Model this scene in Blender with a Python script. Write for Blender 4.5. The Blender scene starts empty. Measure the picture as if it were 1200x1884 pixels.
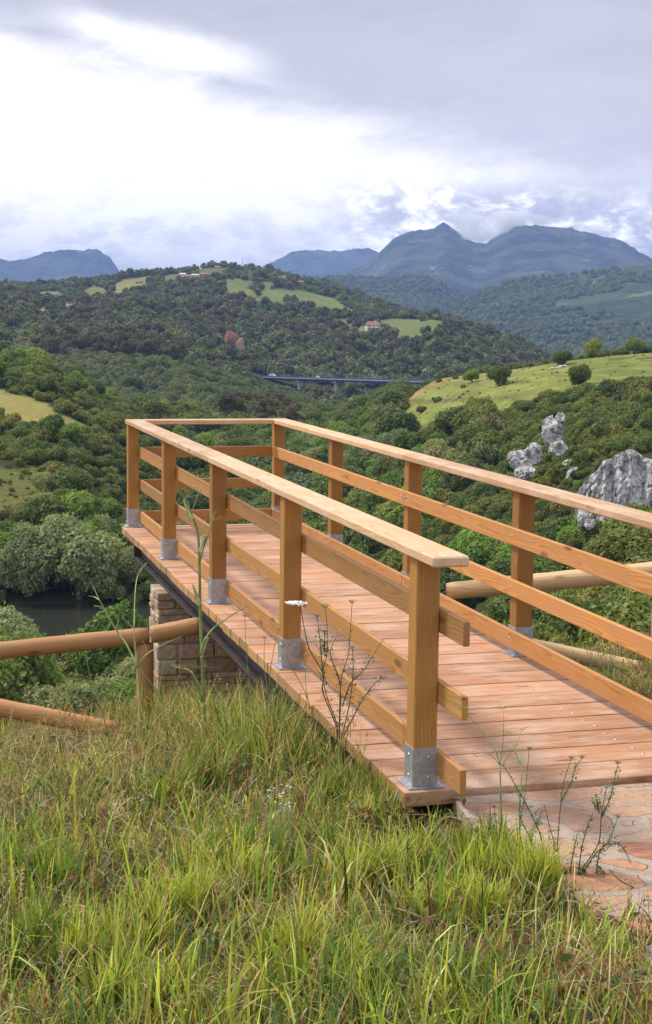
import bpy, bmesh, math, random
import numpy as np
from mathutils import Vector, Matrix, noise as mnoise
random.seed(7); rng = np.random.default_rng(7)
SC = bpy.context.scene
COL = SC.collection

# ------------------------------------------------------------------ camera
CAM = np.array([-2.0732, -5.9985, 1.9743]); YAW, PITCH, ROLL, FPX = 15.5532, -7.0304, 0.7065, 2794.29
_y, _p, _r = [math.radians(a) for a in (YAW, PITCH, ROLL)]
FW = np.array([math.sin(_y)*math.cos(_p), math.cos(_y)*math.cos(_p), math.sin(_p)])
RT0 = np.array([math.cos(_y), -math.sin(_y), 0.0]); UP0 = np.cross(RT0, FW)
RT = math.cos(_r)*RT0 + math.sin(_r)*UP0; UP = -math.sin(_r)*RT0 + math.cos(_r)*UP0
cd = bpy.data.cameras.new('camera'); cam = bpy.data.objects.new('camera', cd); COL.objects.link(cam)
m = Matrix(((RT[0], UP[0], -FW[0], CAM[0]), (RT[1], UP[1], -FW[1], CAM[1]), (RT[2], UP[2], -FW[2], CAM[2]), (0, 0, 0, 1)))
cam.matrix_world = m
cd.sensor_fit = 'HORIZONTAL'; cd.sensor_width = 36; cd.lens = 36*FPX/1200
cd.clip_start = 0.05; cd.clip_end = 60000
SC.camera = cam

# ------------------------------------------------------------------ light, exposure
SUN_EL, SUN_AZ = 52, 15.55 - 62          # compass-like heading measured from +Y towards +X
SC.view_settings.view_transform = 'Standard'; SC.view_settings.look = 'None'
SC.view_settings.exposure = 0.25; SC.view_settings.gamma = 1
sl = bpy.data.lights.new('sun', 'SUN'); sl.energy = 3.1; sl.angle = math.radians(11); sl.color = (1, 0.95, 0.88)
so = bpy.data.objects.new('sun', sl); COL.objects.link(so)
h = math.radians(SUN_AZ); e = math.radians(SUN_EL)
sdir = Vector((math.sin(h)*math.cos(e), math.cos(h)*math.cos(e), math.sin(e)))
so.rotation_euler = sdir.to_track_quat('Z', 'Y').to_euler()
so.location = (0, 0, 30)
SC.render.engine = 'CYCLES'
SC.cycles.max_bounces = 9; SC.cycles.diffuse_bounces = 3; SC.cycles.transmission_bounces = 4
SC.cycles.volume_bounces = 8; SC.cycles.transparent_max_bounces = 8
SC.cycles.use_denoising = True
try: SC.cycles.denoiser = 'OPENIMAGEDENOISE'
except Exception: pass

class NT:
    """tiny helper for node trees"""
    def __init__(s, nt): s.nt = nt; s.L = nt.links
    def n(s, t, **k):
        o = s.nt.nodes.new(t)
        for a, b in k.items(): setattr(o, a, b)
        return o
    def put(s, sock, v):
        if v is None: return
        if isinstance(v, (int, float)):
            try: sock.default_value = v
            except Exception: sock.default_value = (v, v, v)
        elif isinstance(v, (tuple, list)):
            v = tuple(v)
            if sock.type == 'RGBA' and len(v) == 3: v = v + (1,)
            sock.default_value = v
        else: s.L.new(v, sock)
    def m(s, op, a, b=None, c=None, clamp=False):
        o = s.n('ShaderNodeMath', operation=op, use_clamp=clamp)
        for i, v in enumerate((a, b, c)): s.put(o.inputs[i], v)
        return o.outputs[0]
    def vm(s, op, a, b=None, sc=None):
        o = s.n('ShaderNodeVectorMath', operation=op); s.put(o.inputs[0], a)
        if b is not None: s.put(o.inputs[1], b)
        if sc is not None: s.put(o.inputs['Scale'], sc)
        return o.outputs['Value'] if op in ('DOT_PRODUCT', 'LENGTH') else o.outputs[0]
    def xyz(s, x, y, z):
        o = s.n('ShaderNodeCombineXYZ')
        for i, v in enumerate((x, y, z)): s.put(o.inputs[i], v)
        return o.outputs[0]
    def sep(s, v):
        o = s.n('ShaderNodeSeparateXYZ'); s.put(o.inputs[0], v); return o.outputs
    def mix(s, f, a, b, blend='MIX'):
        o = s.n('ShaderNodeMix', data_type='RGBA', blend_type=blend)
        s.put(o.inputs[0], f); s.put(o.inputs[6], a); s.put(o.inputs[7], b); return o.outputs[2]
    def noise(s, v=None, scale=5, detail=3, rough=0.5, dist=0, w=None):
        o = s.n('ShaderNodeTexNoise'); s.put(o.inputs['Scale'], scale); s.put(o.inputs['Detail'], detail)
        s.put(o.inputs['Roughness'], rough); s.put(o.inputs['Distortion'], dist)
        if v is not None: s.put(o.inputs['Vector'], v)
        return o.outputs
    def ramp(s, f, stops, interp='LINEAR'):
        o = s.n('ShaderNodeValToRGB'); cr = o.color_ramp; cr.interpolation = interp
        while len(cr.elements) < len(stops): cr.elements.new(0.5)
        for el, (p, c) in zip(cr.elements, stops):
            el.position = p; el.color = tuple(c) + (1,) if len(c) == 3 else c
        s.put(o.inputs[0], f); return o.outputs[0]
    def mr(s, v, a, b, c=0, d=1, smooth=True):
        o = s.n('ShaderNodeMapRange'); o.interpolation_type = 'SMOOTHSTEP' if smooth else 'LINEAR'; o.clamp = True
        for i, x in enumerate((v, a, b, c, d)): s.put(o.inputs[i], x)
        return o.outputs[0]

# ------------------------------------------------------------------ sky
W = bpy.data.worlds.new('World'); SC.world = W; W.use_nodes = True
W.node_tree.nodes.clear(); t = NT(W.node_tree)
sky = t.n('ShaderNodeTexSky', sky_type='NISHITA'); sky.sun_disc = False
sky.sun_elevation = e; sky.sun_rotation = h; sky.altitude = 300; sky.dust_density = 2
bg1 = t.n('ShaderNodeBackground'); t.put(bg1.inputs[0], sky.outputs[0]); bg1.inputs[1].default_value = 0.10
g = t.n('ShaderNodeTexCoord').outputs['Generated']
nrm = t.vm('NORMALIZE', g)
fx = t.vm('DOT_PRODUCT', nrm, (math.cos(_y), -math.sin(_y), 0)); fy = t.vm('DOT_PRODUCT', nrm, (math.sin(_y), math.cos(_y), 0))
az = t.m('MULTIPLY', t.m('ARCTAN2', fx, fy), 57.2958)          # degrees right of the valley axis
el = t.m('MULTIPLY', t.m('ARCSINE', t.sep(nrm)[2]), 57.2958)    # degrees above the horizon
pc = t.xyz(t.m('MULTIPLY', az, 0.10), t.m('MULTIPLY', el, 0.34), 0.0)
n1 = t.noise(pc, 1.0, 5, 0.55, 0.3)[0]; n1 = t.m('SUBTRACT', n1, 0.5)
n2 = t.noise(t.xyz(t.m('MULTIPLY', az, 0.28), t.m('MULTIPLY', el, 0.9), 3.7), 1.0, 6, 0.6, 0.4)[0]; n2 = t.m('SUBTRACT', n2, 0.5)
n3 = t.noise(t.xyz(t.m('MULTIPLY', az, 0.55), t.m('MULTIPLY', el, 1.1), 8.2), 1.0, 6, 0.62, 0.2)[0]
# lower edge of the grey sheet falls from left to right
edge = t.m('ADD', t.m('SUBTRACT', 6.85, t.m('MULTIPLY', az, 0.205)), t.m('ADD', t.m('MULTIPLY', n1, 3.4), t.m('MULTIPLY', n2, 2.4)))
sheet = t.mr(t.m('SUBTRACT', el, edge), -0.9, 1.9)
# bright slot in the sheet, upper left
slot = t.m('MULTIPLY', t.mr(t.m('ABSOLUTE', t.m('ADD', t.m('SUBTRACT', el, 10.0), t.m('ADD', t.m('MULTIPLY', t.m('ADD', az, 6.5), 0.2), t.m('MULTIPLY', n2, 1.5)))), 0.0, 1.1, 1, 0),
           t.mr(t.m('ABSOLUTE', t.m('ADD', az, 6.3)), 1.5, 5.2, 1, 0))
sheet = t.m('MULTIPLY', sheet, t.m('SUBTRACT', 1.0, t.m('MULTIPLY', slot, 0.8)))
left = t.mr(az, -18, -10, 1, 0)
sheet = t.m('MULTIPLY', sheet, t.m('SUBTRACT', 1.0, t.m('MULTIPLY', left, 0.3)))
greyc = t.ramp(t.m('ADD', t.mr(el, 5, 14, 0, 1, False), t.m('MULTIPLY', n1, 0.9)), [(0.0, (0.83, 0.815, 0.90)), (0.5, (0.71, 0.695, 0.78)), (0.8, (0.61, 0.60, 0.68)), (1.0, (0.46, 0.45, 0.52))])
greyc = t.mix(t.mr(n2, -0.25, 0.25), t.mix(1.0, greyc, (0.93, 0.93, 0.94), 'MULTIPLY'), greyc)
# low streaks on white
streak = t.mr(t.m('ADD', n3, t.m('MULTIPLY', n1, 0.35)), 0.45, 0.66)
lowm = t.mr(el, 5.6, 2.2)
st2 = t.m('MULTIPLY', streak, t.m('ADD', 0.22, t.m('MULTIPLY', lowm, 0.42)))
white = t.mix(st2, (1.55, 1.52, 1.50), (0.84, 0.87, 1.00))
# cumulus round the big mountain, right
vor = t.noise(t.xyz(t.m('MULTIPLY', az, 0.75), t.m('MULTIPLY', el, 1.3), 1.3), 1.0, 8, 0.62, 0.35)[0]
cum = t.ramp(vor, [(0.34, (0.66, 0.66, 0.80)), (0.46, (0.86, 0.85, 0.98)), (0.53, (1.35, 1.33, 1.35)), (0.60, (1.9, 1.87, 1.85))])
cmask = t.m('MULTIPLY', t.mr(az, -1.5, 3.0), t.mr(el, 5.8, 4.4))
cc = t.mix(cmask, white, cum)
cc = t.mix(sheet, cc, greyc)
# beyond the strip of sky the camera sees: plain high overcast
hi = t.mr(el, 12, 26)
cc = t.mix(hi, cc, (1.0, 1.01, 1.08))
cc = t.mix(t.mr(el, -1, -6), cc, (0.16, 0.17, 0.13))
bg2 = t.n('ShaderNodeBackground'); t.put(bg2.inputs[0], cc); bg2.inputs[1].default_value = 0.95
SKYBG = bg2
mx = t.n('ShaderNodeMixShader'); mx.inputs[0].default_value = 0.93
t.L.new(bg1.outputs[0], mx.inputs[1]); t.L.new(bg2.outputs[0], mx.inputs[2])
ow = t.n('ShaderNodeOutputWorld'); t.L.new(mx.outputs[0], ow.inputs[0])

# ------------------------------------------------------------------ projection helpers
def ray(u, v): return FW*FPX + RT*(u-600) + UP*(942-v)
def at(u, v, d):
    r = ray(u, v); return CAM + r*(d/math.hypot(r[0], r[1]))
def proj(P):
    D = np.asarray(P, float) - CAM; z = D@FW
    return 600 + FPX*(D@RT)/z, 942 - FPX*(D@UP)/z
def hxy(u, d):
    """plan position at column u, distance d"""
    a = _y + np.arctan((np.asarray(u, float)-600)/FPX)
    return CAM[0] + d*np.sin(a), CAM[1] + d*np.cos(a)
def to_ud(x, y):
    dx = x-CAM[0]; dy = y-CAM[1]; d = np.hypot(dx, dy); a = np.arctan2(dx, dy) - _y
    a = np.clip(a, -1.35, 1.35); return 600 + FPX*np.tan(a), d

# ------------------------------------------------------------------ value noise
_lat = rng.random((256, 256))
def vnoise(x, y):
    xi = np.floor(x).astype(int); yi = np.floor(y).astype(int); fx = x-xi; fy = y-yi
    fx = fx*fx*(3-2*fx); fy = fy*fy*(3-2*fy)
    a = _lat[xi & 255, yi & 255]; b = _lat[(xi+1) & 255, yi & 255]; c = _lat[xi & 255, (yi+1) & 255]; d = _lat[(xi+1) & 255, (yi+1) & 255]
    return (a*(1-fx)+b*fx)*(1-fy) + (c*(1-fx)+d*fx)*fy
def fbm(x, y, o=4, g=0.5):
    s = 0; a = 1; n = 0
    for i in range(o):
        s = s + a*vnoise(x*2**i+17.3*i, y*2**i+5.1*i); n += a; a *= g
    return s/n
def sstep(a, b, x):
    t = np.clip((x-a)/(b-a), 0, 1); return t*t*(3-2*t)

# ------------------------------------------------------------------ object helpers
def tag(o, label=None, cat=None, group=None, kind=None):
    if label: o['label'] = label
    if cat: o['category'] = cat
    if group: o['group'] = group
    if kind: o['kind'] = kind
    return o
def link(name, data, parent=None, loc=None):
    o = bpy.data.objects.new(name, data); COL.objects.link(o)
    if loc is not None: o.location = loc
    if parent is not None: o.parent = parent
    return o
def empty(name, loc, label, cat, group=None):
    o = link(name, None, None, loc); o.empty_display_size = 0.2; return tag(o, label, cat, group)
def np_mesh(name, V, F, attrs=None, mats=(), mi=None, smooth=False):
    """V (n,3); F list of int arrays (m,k) ; attrs {name:(type,array)} on points"""
    me = bpy.data.meshes.new(name); V = np.asarray(V, np.float32)
    me.vertices.add(len(V)); me.vertices.foreach_set('co', V.ravel())
    F = [np.asarray(f, np.int32) for f in (F if isinstance(F, list) else [F]) if len(f)]
    loops = np.concatenate([f.ravel() for f in F]); tot = np.concatenate([np.full(len(f), f.shape[1], np.int32) for f in F])
    st = np.concatenate([[0], np.cumsum(tot)[:-1]]).astype(np.int32)
    me.loops.add(len(loops)); me.loops.foreach_set('vertex_index', loops)
    me.polygons.add(len(tot)); me.polygons.foreach_set('loop_start', st); me.polygons.foreach_set('loop_total', tot)
    if mi is not None: me.polygons.foreach_set('material_index', np.asarray(mi, np.int32))
    if smooth: me.polygons.foreach_set('use_smooth', np.ones(len(tot), bool))
    for k, (ty, arr) in (attrs or {}).items():
        at_ = me.attributes.new(k, ty, 'POINT'); arr = np.asarray(arr, np.float32)
        at_.data.foreach_set({'FLOAT': 'value', 'FLOAT_VECTOR': 'vector', 'FLOAT_COLOR': 'color'}[ty], arr.ravel())
    for mt in mats: me.materials.append(mt)
    me.update(calc_edges=True); return me

# ------------------------------------------------------------------ materials
def newmat(name):
    mt = bpy.data.materials.new(name); mt.use_nodes = True; mt.node_tree.nodes.clear(); t = NT(mt.node_tree)
    out = t.n('ShaderNodeOutputMaterial'); p = t.n('ShaderNodeBsdfPrincipled'); t.L.new(p.outputs[0], out.inputs[0])
    return mt, t, p, out
def attr(t, name, out='Vector', ty='GEOMETRY'):
    o = t.n('ShaderNodeAttribute', attribute_name=name, attribute_type=ty); return o.outputs[out]
def bump(t, p, hgt, s=0.3, d=0.01):
    b = t.n('ShaderNodeBump'); b.inputs['Strength'].default_value = s; b.inputs['Distance'].default_value = d
    t.put(b.inputs['Height'], hgt); t.L.new(b.outputs[0], p.inputs['Normal']); return b

def wood(name, light, dark, tone, weather=0.0, ring=34, wcol=(0.42, 0.37, 0.33)):
    mt, t, p, o = newmat(name)
    gc = attr(t, 'gc'); rn = attr(t, 'rnd', 'Fac'); s = t.sep(gc)
    off = t.m('MULTIPLY', rn, 37.0)
    lo = t.noise(t.xyz(t.m('ADD', t.m('MULTIPLY', s[0], 0.9), off), t.m('MULTIPLY', s[1], 3.5), t.m('MULTIPLY', s[2], 3.5)), 1.0, 2, 0.5)[1]
    lw = t.sep(lo)
    yy = t.m('ADD', t.m('ADD', s[1], t.m('MULTIPLY', t.m('SUBTRACT', lw[0], 0.5), 0.16)), t.m('MULTIPLY', t.m('SUBTRACT', rn, 0.5), 0.10))
    zz = t.m('ADD', t.m('ADD', s[2], t.m('MULTIPLY', t.m('SUBTRACT', lw[1], 0.5), 0.10)), 0.05)
    rad = t.m('SQRT', t.m('ADD', t.m('MULTIPLY', yy, yy), t.m('MULTIPLY', zz, zz)))
    rings = t.m('FRACT', t.m('ADD', t.m('MULTIPLY', rad, ring*2.2), off))
    rings = t.mr(rings, 0.0, 1.0, 0, 1, False)
    rings = t.m('POWER', rings, 2.2)
    fib = t.noise(t.xyz(t.m('ADD', t.m('MULTIPLY', s[0], 5), off), t.m('MULTIPLY', s[1], 190), t.m('MULTIPLY', s[2], 190)), 1.0, 3, 0.6)[0]
    vo = t.n('ShaderNodeTexVoronoi'); vo.feature = 'F1'; vo.inputs['Scale'].default_value = 1.0
    t.put(vo.inputs['Vector'], t.xyz(t.m('ADD', t.m('MULTIPLY', s[0], 2.1), off), t.m('MULTIPLY', s[1], 7), t.m('MULTIPLY', s[2], 7)))
    knot = t.mr(vo.outputs['Distance'], 0.07, 0.16, 1, 0)
    c = t.mix(t.m('MULTIPLY', rings, tone), light, dark)
    c = t.mix(t.mr(fib, 0.35, 0.75, 0, 0.35), c, dark)
    c = t.mix(t.m('MULTIPLY', knot, 0.8), c, tuple(x*0.45 for x in dark))
    br = t.m('ADD', 0.76, t.m('MULTIPLY', rn, 0.44))
    c = t.mix(1.0, c, t.xyz(br, br, br), 'MULTIPLY')
    if weather:
        big = t.noise(t.xyz(t.m('ADD', t.m('MULTIPLY', s[0], 3), off), t.m('MULTIPLY', s[1], 9), t.m('MULTIPLY', s[2], 9)), 1.0, 5, 0.65)[0]
        c = t.mix(t.mr(big, 0.40, 0.68, 0, weather), c, wcol)
    t.put(p.inputs['Base Color'], c); p.inputs['Roughness'].default_value = 0.62
    p.inputs['Specular IOR Level'].default_value = 0.35
    bump(t, p, t.m('ADD', t.m('MULTIPLY', rings, 0.6), t.m('MULTIPLY', fib, 0.8)), 0.35, 0.0015)
    return mt
M_POST = wood('treated_pine_brown', (0.43, 0.205, 0.045), (0.20, 0.080, 0.016), 0.6, 0.45, 34, (0.27, 0.15, 0.06))
M_RAIL = wood('treated_pine_shaded', (0.49, 0.240, 0.068), (0.23, 0.095, 0.024), 0.75, 0.45, 40, (0.36, 0.20, 0.09))  # one pine for all rails; shade below the handrail darkens this copy's colour
M_RAILR = wood('treated_pine_lit', (0.60, 0.290, 0.088), (0.32, 0.120, 0.030), 0.7, 0.45, 40, (0.50, 0.27, 0.13))  # same pine, lighter copy: the open, lit side of the right rails in colour
M_HAND = wood('handrail_pine', (0.66, 0.42, 0.23), (0.42, 0.21, 0.085), 0.6, 0.35, 30, (0.76, 0.60, 0.48))  # same timber, paler: sky light on the upward face is put into the colour
M_DECK = wood('deck_larch', (0.54, 0.285, 0.150), (0.30, 0.125, 0.058), 0.7, 0.7, 24, (0.60, 0.42, 0.31))
M_END = wood('sawn_board_ends', (0.52, 0.29, 0.115), (0.30, 0.14, 0.05), 0.5, 0.5, 30, (0.34, 0.20, 0.10))
M_LOG = wood('round_pine_log', (0.56, 0.305, 0.125), (0.28, 0.115, 0.038), 0.65, 0.6, 44, (0.36, 0.17, 0.075))
M_LOGR = wood('dry_pine_log', (0.66, 0.46, 0.24), (0.40, 0.22, 0.09), 0.6, 0.3, 30, (0.50, 0.35, 0.20))

def m_steel():
    mt, t, p, o = newmat('galvanised_steel'); g = t.n('ShaderNodeTexCoord').outputs['Object']
    v = t.n('ShaderNodeTexVoronoi'); v.inputs['Scale'].default_value = 55; t.put(v.inputs['Vector'], g)
    n = t.noise(g, 9, 4)[0]
    c = t.mix(t.sep(v.outputs['Color'])[0], (0.36, 0.38, 0.42), (0.50, 0.52, 0.56)); c = t.mix(t.mr(n, 0.5, 0.8, 0, 0.5), c, (0.27, 0.26, 0.27))
    t.put(p.inputs['Base Color'], c); p.inputs['Metallic'].default_value = 0.75; p.inputs['Roughness'].default_value = 0.48
    return mt
M_STEEL = m_steel()
def m_simple(name, c1, c2, sc=6, rough=0.8, bs=0.2, bd=0.01, co='Object', det=5):
    mt, t, p, o = newmat(name); g = t.n('ShaderNodeTexCoord').outputs[co]
    n = t.noise(g, sc, det, 0.6)[0]
    t.put(p.inputs['Base Color'], t.mix(t.mr(n, 0.35, 0.65), c1, c2)); p.inputs['Roughness'].default_value = rough
    bump(t, p, n, bs, bd); return mt
M_BEAM = m_simple('dark_primed_steel', (0.035, 0.026, 0.028), (0.07, 0.05, 0.05), 12, 0.5)

def m_leaf(name, c1, c2, c3, transl=0.3, hue=0.12):
    """c1..c3: leaf colours from darkest to palest"""
    mt, t, p, out = newmat(name)
    a = attr(t, 'lc', 'Fac'); oi = t.n('ShaderNodeObjectInfo'); r = oi.outputs['Random']
    pos = t.n('ShaderNodeNewGeometry').outputs['Position']
    n1 = t.noise(pos, 0.022, 3, 0.6)[0]; n2 = t.noise(pos, 0.35, 2, 0.6)[0]
    f = t.m('ADD', t.m('ADD', t.m('MULTIPLY', a, 0.75), t.m('MULTIPLY', t.m('SUBTRACT', r, 0.45), 0.55)), t.m('MULTIPLY', t.m('SUBTRACT', n2, 0.5), 0.6), clamp=True)
    c = t.ramp(f, [(0.0, c1), (0.5, c2), (1.0, c3)])
    r2 = t.m('FRACT', t.m('MULTIPLY', r, 7.31))
    c = t.mix(t.mr(t.m('ADD', n1, t.m('MULTIPLY', r2, 0.30)), 0.52, 0.86, 0, 0.75), c, t.mix(a, (c2[0]*1.15, c2[1]*1.0, c2[2]*0.85), (c3[0]*1.2, c3[1]*1.02, c3[2]*0.8)))
    c = t.mix(t.m('MULTIPLY', t.mr(r2, 0.80, 0.92), hue*3), c, (c2[0]*1.55, c2[1]*0.9, c2[2]*0.95))
    t.put(p.inputs['Base Color'], c); p.inputs['Roughness'].default_value = 0.6; p.inputs['Specular IOR Level'].default_value = 0.25
    tr = t.n('ShaderNodeBsdfTranslucent'); t.put(tr.inputs[0], t.mix(1.0, c, (1.3, 1.25, 0.7), 'MULTIPLY'))
    ms = t.n('ShaderNodeMixShader'); ms.inputs[0].default_value = transl
    t.L.new(p.outputs[0], ms.inputs[1]); t.L.new(tr.outputs[0], ms.inputs[2]); t.L.new(ms.outputs[0], out.inputs[0])
    return mt
LM = {
 'oak':    m_leaf('leaves_dark_green', (0.056, 0.084, 0.021), (0.118, 0.176, 0.040), (0.225, 0.305, 0.070)),
 'bright': m_leaf('leaves_fresh_green', (0.100, 0.175, 0.027), (0.180, 0.300, 0.050), (0.29, 0.42, 0.09)),
 'willow': m_leaf('leaves_willow_grey', (0.130, 0.172, 0.072), (0.235, 0.290, 0.120), (0.37, 0.425, 0.20)),
 'bush':   m_leaf('leaves_scrub_olive', (0.074, 0.098, 0.022), (0.152, 0.192, 0.042), (0.280, 0.315, 0.076), 0.25, 0.08),
 'brown':  m_leaf('leaves_eucalyptus_brown', (0.060, 0.064, 0.034), (0.112, 0.118, 0.060), (0.170, 0.176, 0.088), 0.25, 0.05),
 'grey':   m_leaf('leaves_holm_oak_grey', (0.074, 0.102, 0.046), (0.142, 0.186, 0.082), (0.225, 0.278, 0.128), 0.25),
}
M_BARK = m_simple('bark', (0.07, 0.052, 0.038), (0.15, 0.12, 0.09), 4, 0.9, 0.5, 0.03)

# ------------------------------------------------------------------ ground model (z relative to the deck top)
GY = [-40, -12, -8, -6, -4, -2, -0.5, 1, 2.5, 4, 5.5, 7, 9, 12, 20, 30, 60]
GZ = [0.6, 0.45, 0.34, 0.25, 0.15, 0.0, -0.12, -0.30, -0.54, -0.86, -1.20, -1.60, -2.5, -4.2, -8.8, -13, -24]
def Gnear(x, y):
    z = np.interp(y, GY, GZ)
    z = z + np.clip(0.2*(x-1.5), 0, 0.45)*sstep(0, 3, y) - np.clip(-x-0.5, 0, 4)*0.04
    z = z + (fbm(x*0.9+40, y*0.9+40, 3)-0.5)*0.16*sstep(0.3, 1.0, np.hypot(x-0.9, y+0.8)) 
    z = np.where((y > -0.5), np.maximum(z, z*0+np.interp(y, [-0.5, 0, 1, 2, 3, 4.5], [-0.13, -0.14, -0.22, -0.36, -0.54, -9])-np.clip(np.abs(x+0.28)-0.2, 0, 9)*0.5), z)
    # bed of the stone path and the deck abutment
    inp = sstep(-0.15, 0.25, x)*(1-sstep(5.5, 6.5, x))*sstep(-2.4, -1.7, y)*(1-sstep(0.1, 0.7, y))
    z = z*(1-inp) + inp*(-0.085)
    return z
TU = np.array([-900, -400, -100, 0, 100, 200, 300, 400, 500, 600, 700, 800, 900, 1000, 1100, 1200, 1400, 1900, 2600])
TD = np.array([40, 100, 150, 190, 215, 231, 239, 290, 330, 365, 400, 450, 500, 560, 650, 750, 900, 1100, 1300, 1500, 1700, 2000, 2400, 2800, 3400])
# eye-relative heights, rows = TD, columns = TU
TZ = np.array([
 [-14,-14,-14,-14,-14,-14,-13,-13,-12,-11.5,-11,-10.5,-10,-9.5,-9,-8.5,-8,-8,-8],                 # 40
 [-33,-33,-33,-33,-33,-33,-33,-33,-32,-31,-30,-28,-26,-24,-22,-20,-18,-18,-18],                   # 100
 [-42,-42,-42,-42,-42,-42,-42,-42,-42,-41,-40,-38,-35,-32,-29,-26,-24,-22,-22],                   # 150
 [-44.6,-44.6,-44.6,-44.6,-44.6,-44.6,-44.6,-44.6,-45,-45,-44,-41,-38,-35,-32,-29.5,-27,-25,-25], # 190
 [-48,-48,-48,-48,-48,-48,-47,-46,-46,-46,-45,-41,-38,-35,-31.5,-29.5,-28,-26,-26],               # 215
 [-47.8,-47.8,-47.8,-47.8,-47.8,-47.6,-47.2,-46.6,-46.4,-46,-45,-41,-38,-34,-31.5,-30,-28.5,-27,-27],    # 231
 [-47.3,-47.3,-47.3,-47.3,-47.3,-47.0,-46.8,-46,-46,-46,-44,-40,-36.5,-31.5,-22.5,-20.0,-20,-18,-18],                # 239
 [-34,-34,-36,-36,-36.5,-40,-44,-46,-46,-46,-43,-37,-31,-25,-20,-17.5,-16,-14,-14],               # 290
 [-26,-26,-27.5,-28,-30,-35,-41,-45,-46,-46,-42,-34,-27,-20.5,-16.5,-14,-13,-12,-12],             # 330
 [-20,-20,-21.5,-22,-24,-30,-39,-44,-46,-45,-40,-29,-22,-16.5,-13.6,-12.2,-11,-10,-10],           # 365
 [-16,-16,-17,-17.5,-20,-27,-37,-43,-45,-44,-37,-24,-18.5,-14.2,-12,-10.6,-9.5,-9,-9],            # 400
 [-9,-9,-10,-11,-16.5,-25,-36,-42,-43,-43,-33,-20.5,-16,-12.6,-10,-8.8,-8,-7,-7],                 # 450
 [-11,-11,-10,-12,-17,-26,-36,-40,-42,-42,-31,-18.2,-14.6,-11.2,-8.8,-7.6,-7,-6,-6],              # 500
 [-17,-17,-16,-18,-22,-30,-37,-40,-41,-41,-32,-19,-17,-14,-10,-7.6,-7,-6,-6],                     # 560
 [-32,-32,-34,-34,-36,-40,-42,-42,-42,-42,-40,-32,-30,-28,-24,-20,-20,-18,-18],                   # 650
 [-42,-42,-44,-44,-44,-44,-44,-45,-47,-50,-52,-52,-50,-50,-46,-44,-42,-40,-40],                   # 750
 [-34,-34,-34,-34,-33,-31,-32,-40,-50,-58,-62,-64,-64,-64,-62,-60,-58,-55,-55],                   # 900
 [-20,-20,-20,-20,-20,-20,-22,-33,-50,-56,-60,-62,-64,-66,-66,-66,-64,-60,-60],                   # 1100
 [-6,-6,-7,-7,-8,-8,-10,-18,-28,-30,-30,-25,-40,-56,-64,-68,-70,-66,-66],                         # 1300
 [8,8,7,7,6,5,2,-2,-6,-8,-3,5,-20,-44,-60,-70,-72,-70,-70],                                      # 1500
 [22,22,20,20,18,18,16,14,10,6,8,8,-14,-40,-60,-74,-76,-74,-74],                                  # 1700
 [38,38,37,37,38,40,42,44,40,30,16,2,-30,-52,-70,-80,-84,-80,-80],                                # 2000
 [46,46,50,53,60,68,74,84,79,62,32,0,-40,-66,-84,-90,-95,-90,-90],                                # 2400
 [20,20,26,30,36,42,46,52,48,36,10,-30,-60,-84,-96,-100,-100,-100,-100],                          # 2800
 [-40,-40,-40,-40,-40,-40,-40,-40,-40,-40,-60,-80,-90,-100,-110,-115,-115,-110,-110],             # 3400
], float)
GU = np.concatenate([np.linspace(-2600, -420, 60), np.arange(-400, 1610, 5.0), np.linspace(1630, 3800, 60)])
GD = np.exp(np.linspace(math.log(1.2), math.log(3400), 640))
LD = np.log(GD)
def _grid():
    a = np.stack([np.interp(np.clip(GU, TU[0], TU[-1]), TU, TZ[i]) for i in range(len(TD))])   # rows TD
    Z = np.stack([np.interp(LD, np.log(TD), a[:, j]) for j in range(len(GU))], 1)               # (D,U)
    for _ in range(5):      # smooth
        Z[1:-1] = (Z[:-2]+2*Z[1:-1]+Z[2:])/4
    for _ in range(14):
        Z[:, 1:-1] = (Z[:, :-2]+2*Z[:, 1:-1]+Z[:, 2:])/4
    Z = Z + CAM[2]
    UU, DD = np.meshgrid(GU, GD); X, Y = hxy(UU, DD)
    amp = sstep(60, 200, DD)*1.0 + sstep(900, 1800, DD)*10 - sstep(1150, 1220, DD)*0
    river = (1-sstep(235, 300, DD))*(1-sstep(350, 520, UU))
    sc = np.where(DD > 800, 0.006, 0.03)
    Z = Z + (fbm(X*0.03+9, Y*0.03+4, 3)-0.5)*1.6*sstep(60, 200, DD)*(1-river)
    Z = Z + (fbm(X*0.0045+3, Y*0.0045+7, 4)-0.5)*(26-20*sstep(560, 660, UU)*(1-sstep(850, 950, UU)))*sstep(1100, 1700, DD)
    w = sstep(12, 34, DD); Z = (1-w)*Gnear(X, Y) + w*Z
    return X, Y, Z, UU, DD
GXx, GYy, GZz, GUU, GDD = _grid()
def T(x, y):
    """ground height at plan position"""
    x = np.asarray(x, float); y = np.asarray(y, float); u, d = to_ud(x, y)
    j = np.clip(np.interp(u, GU, np.arange(len(GU))), 0, len(GU)-1.001); i = np.clip(np.interp(np.log(np.maximum(d, 1.3)), LD, np.arange(len(LD))), 0, len(LD)-1.001)
    i0 = i.astype(int); j0 = j.astype(int); fi = i-i0; fj = j-j0
    return (GZz[i0, j0]*(1-fi)*(1-fj)+GZz[i0+1, j0]*fi*(1-fj)+GZz[i0, j0+1]*(1-fi)*fj+GZz[i0+1, j0+1]*fi*fj)

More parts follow.
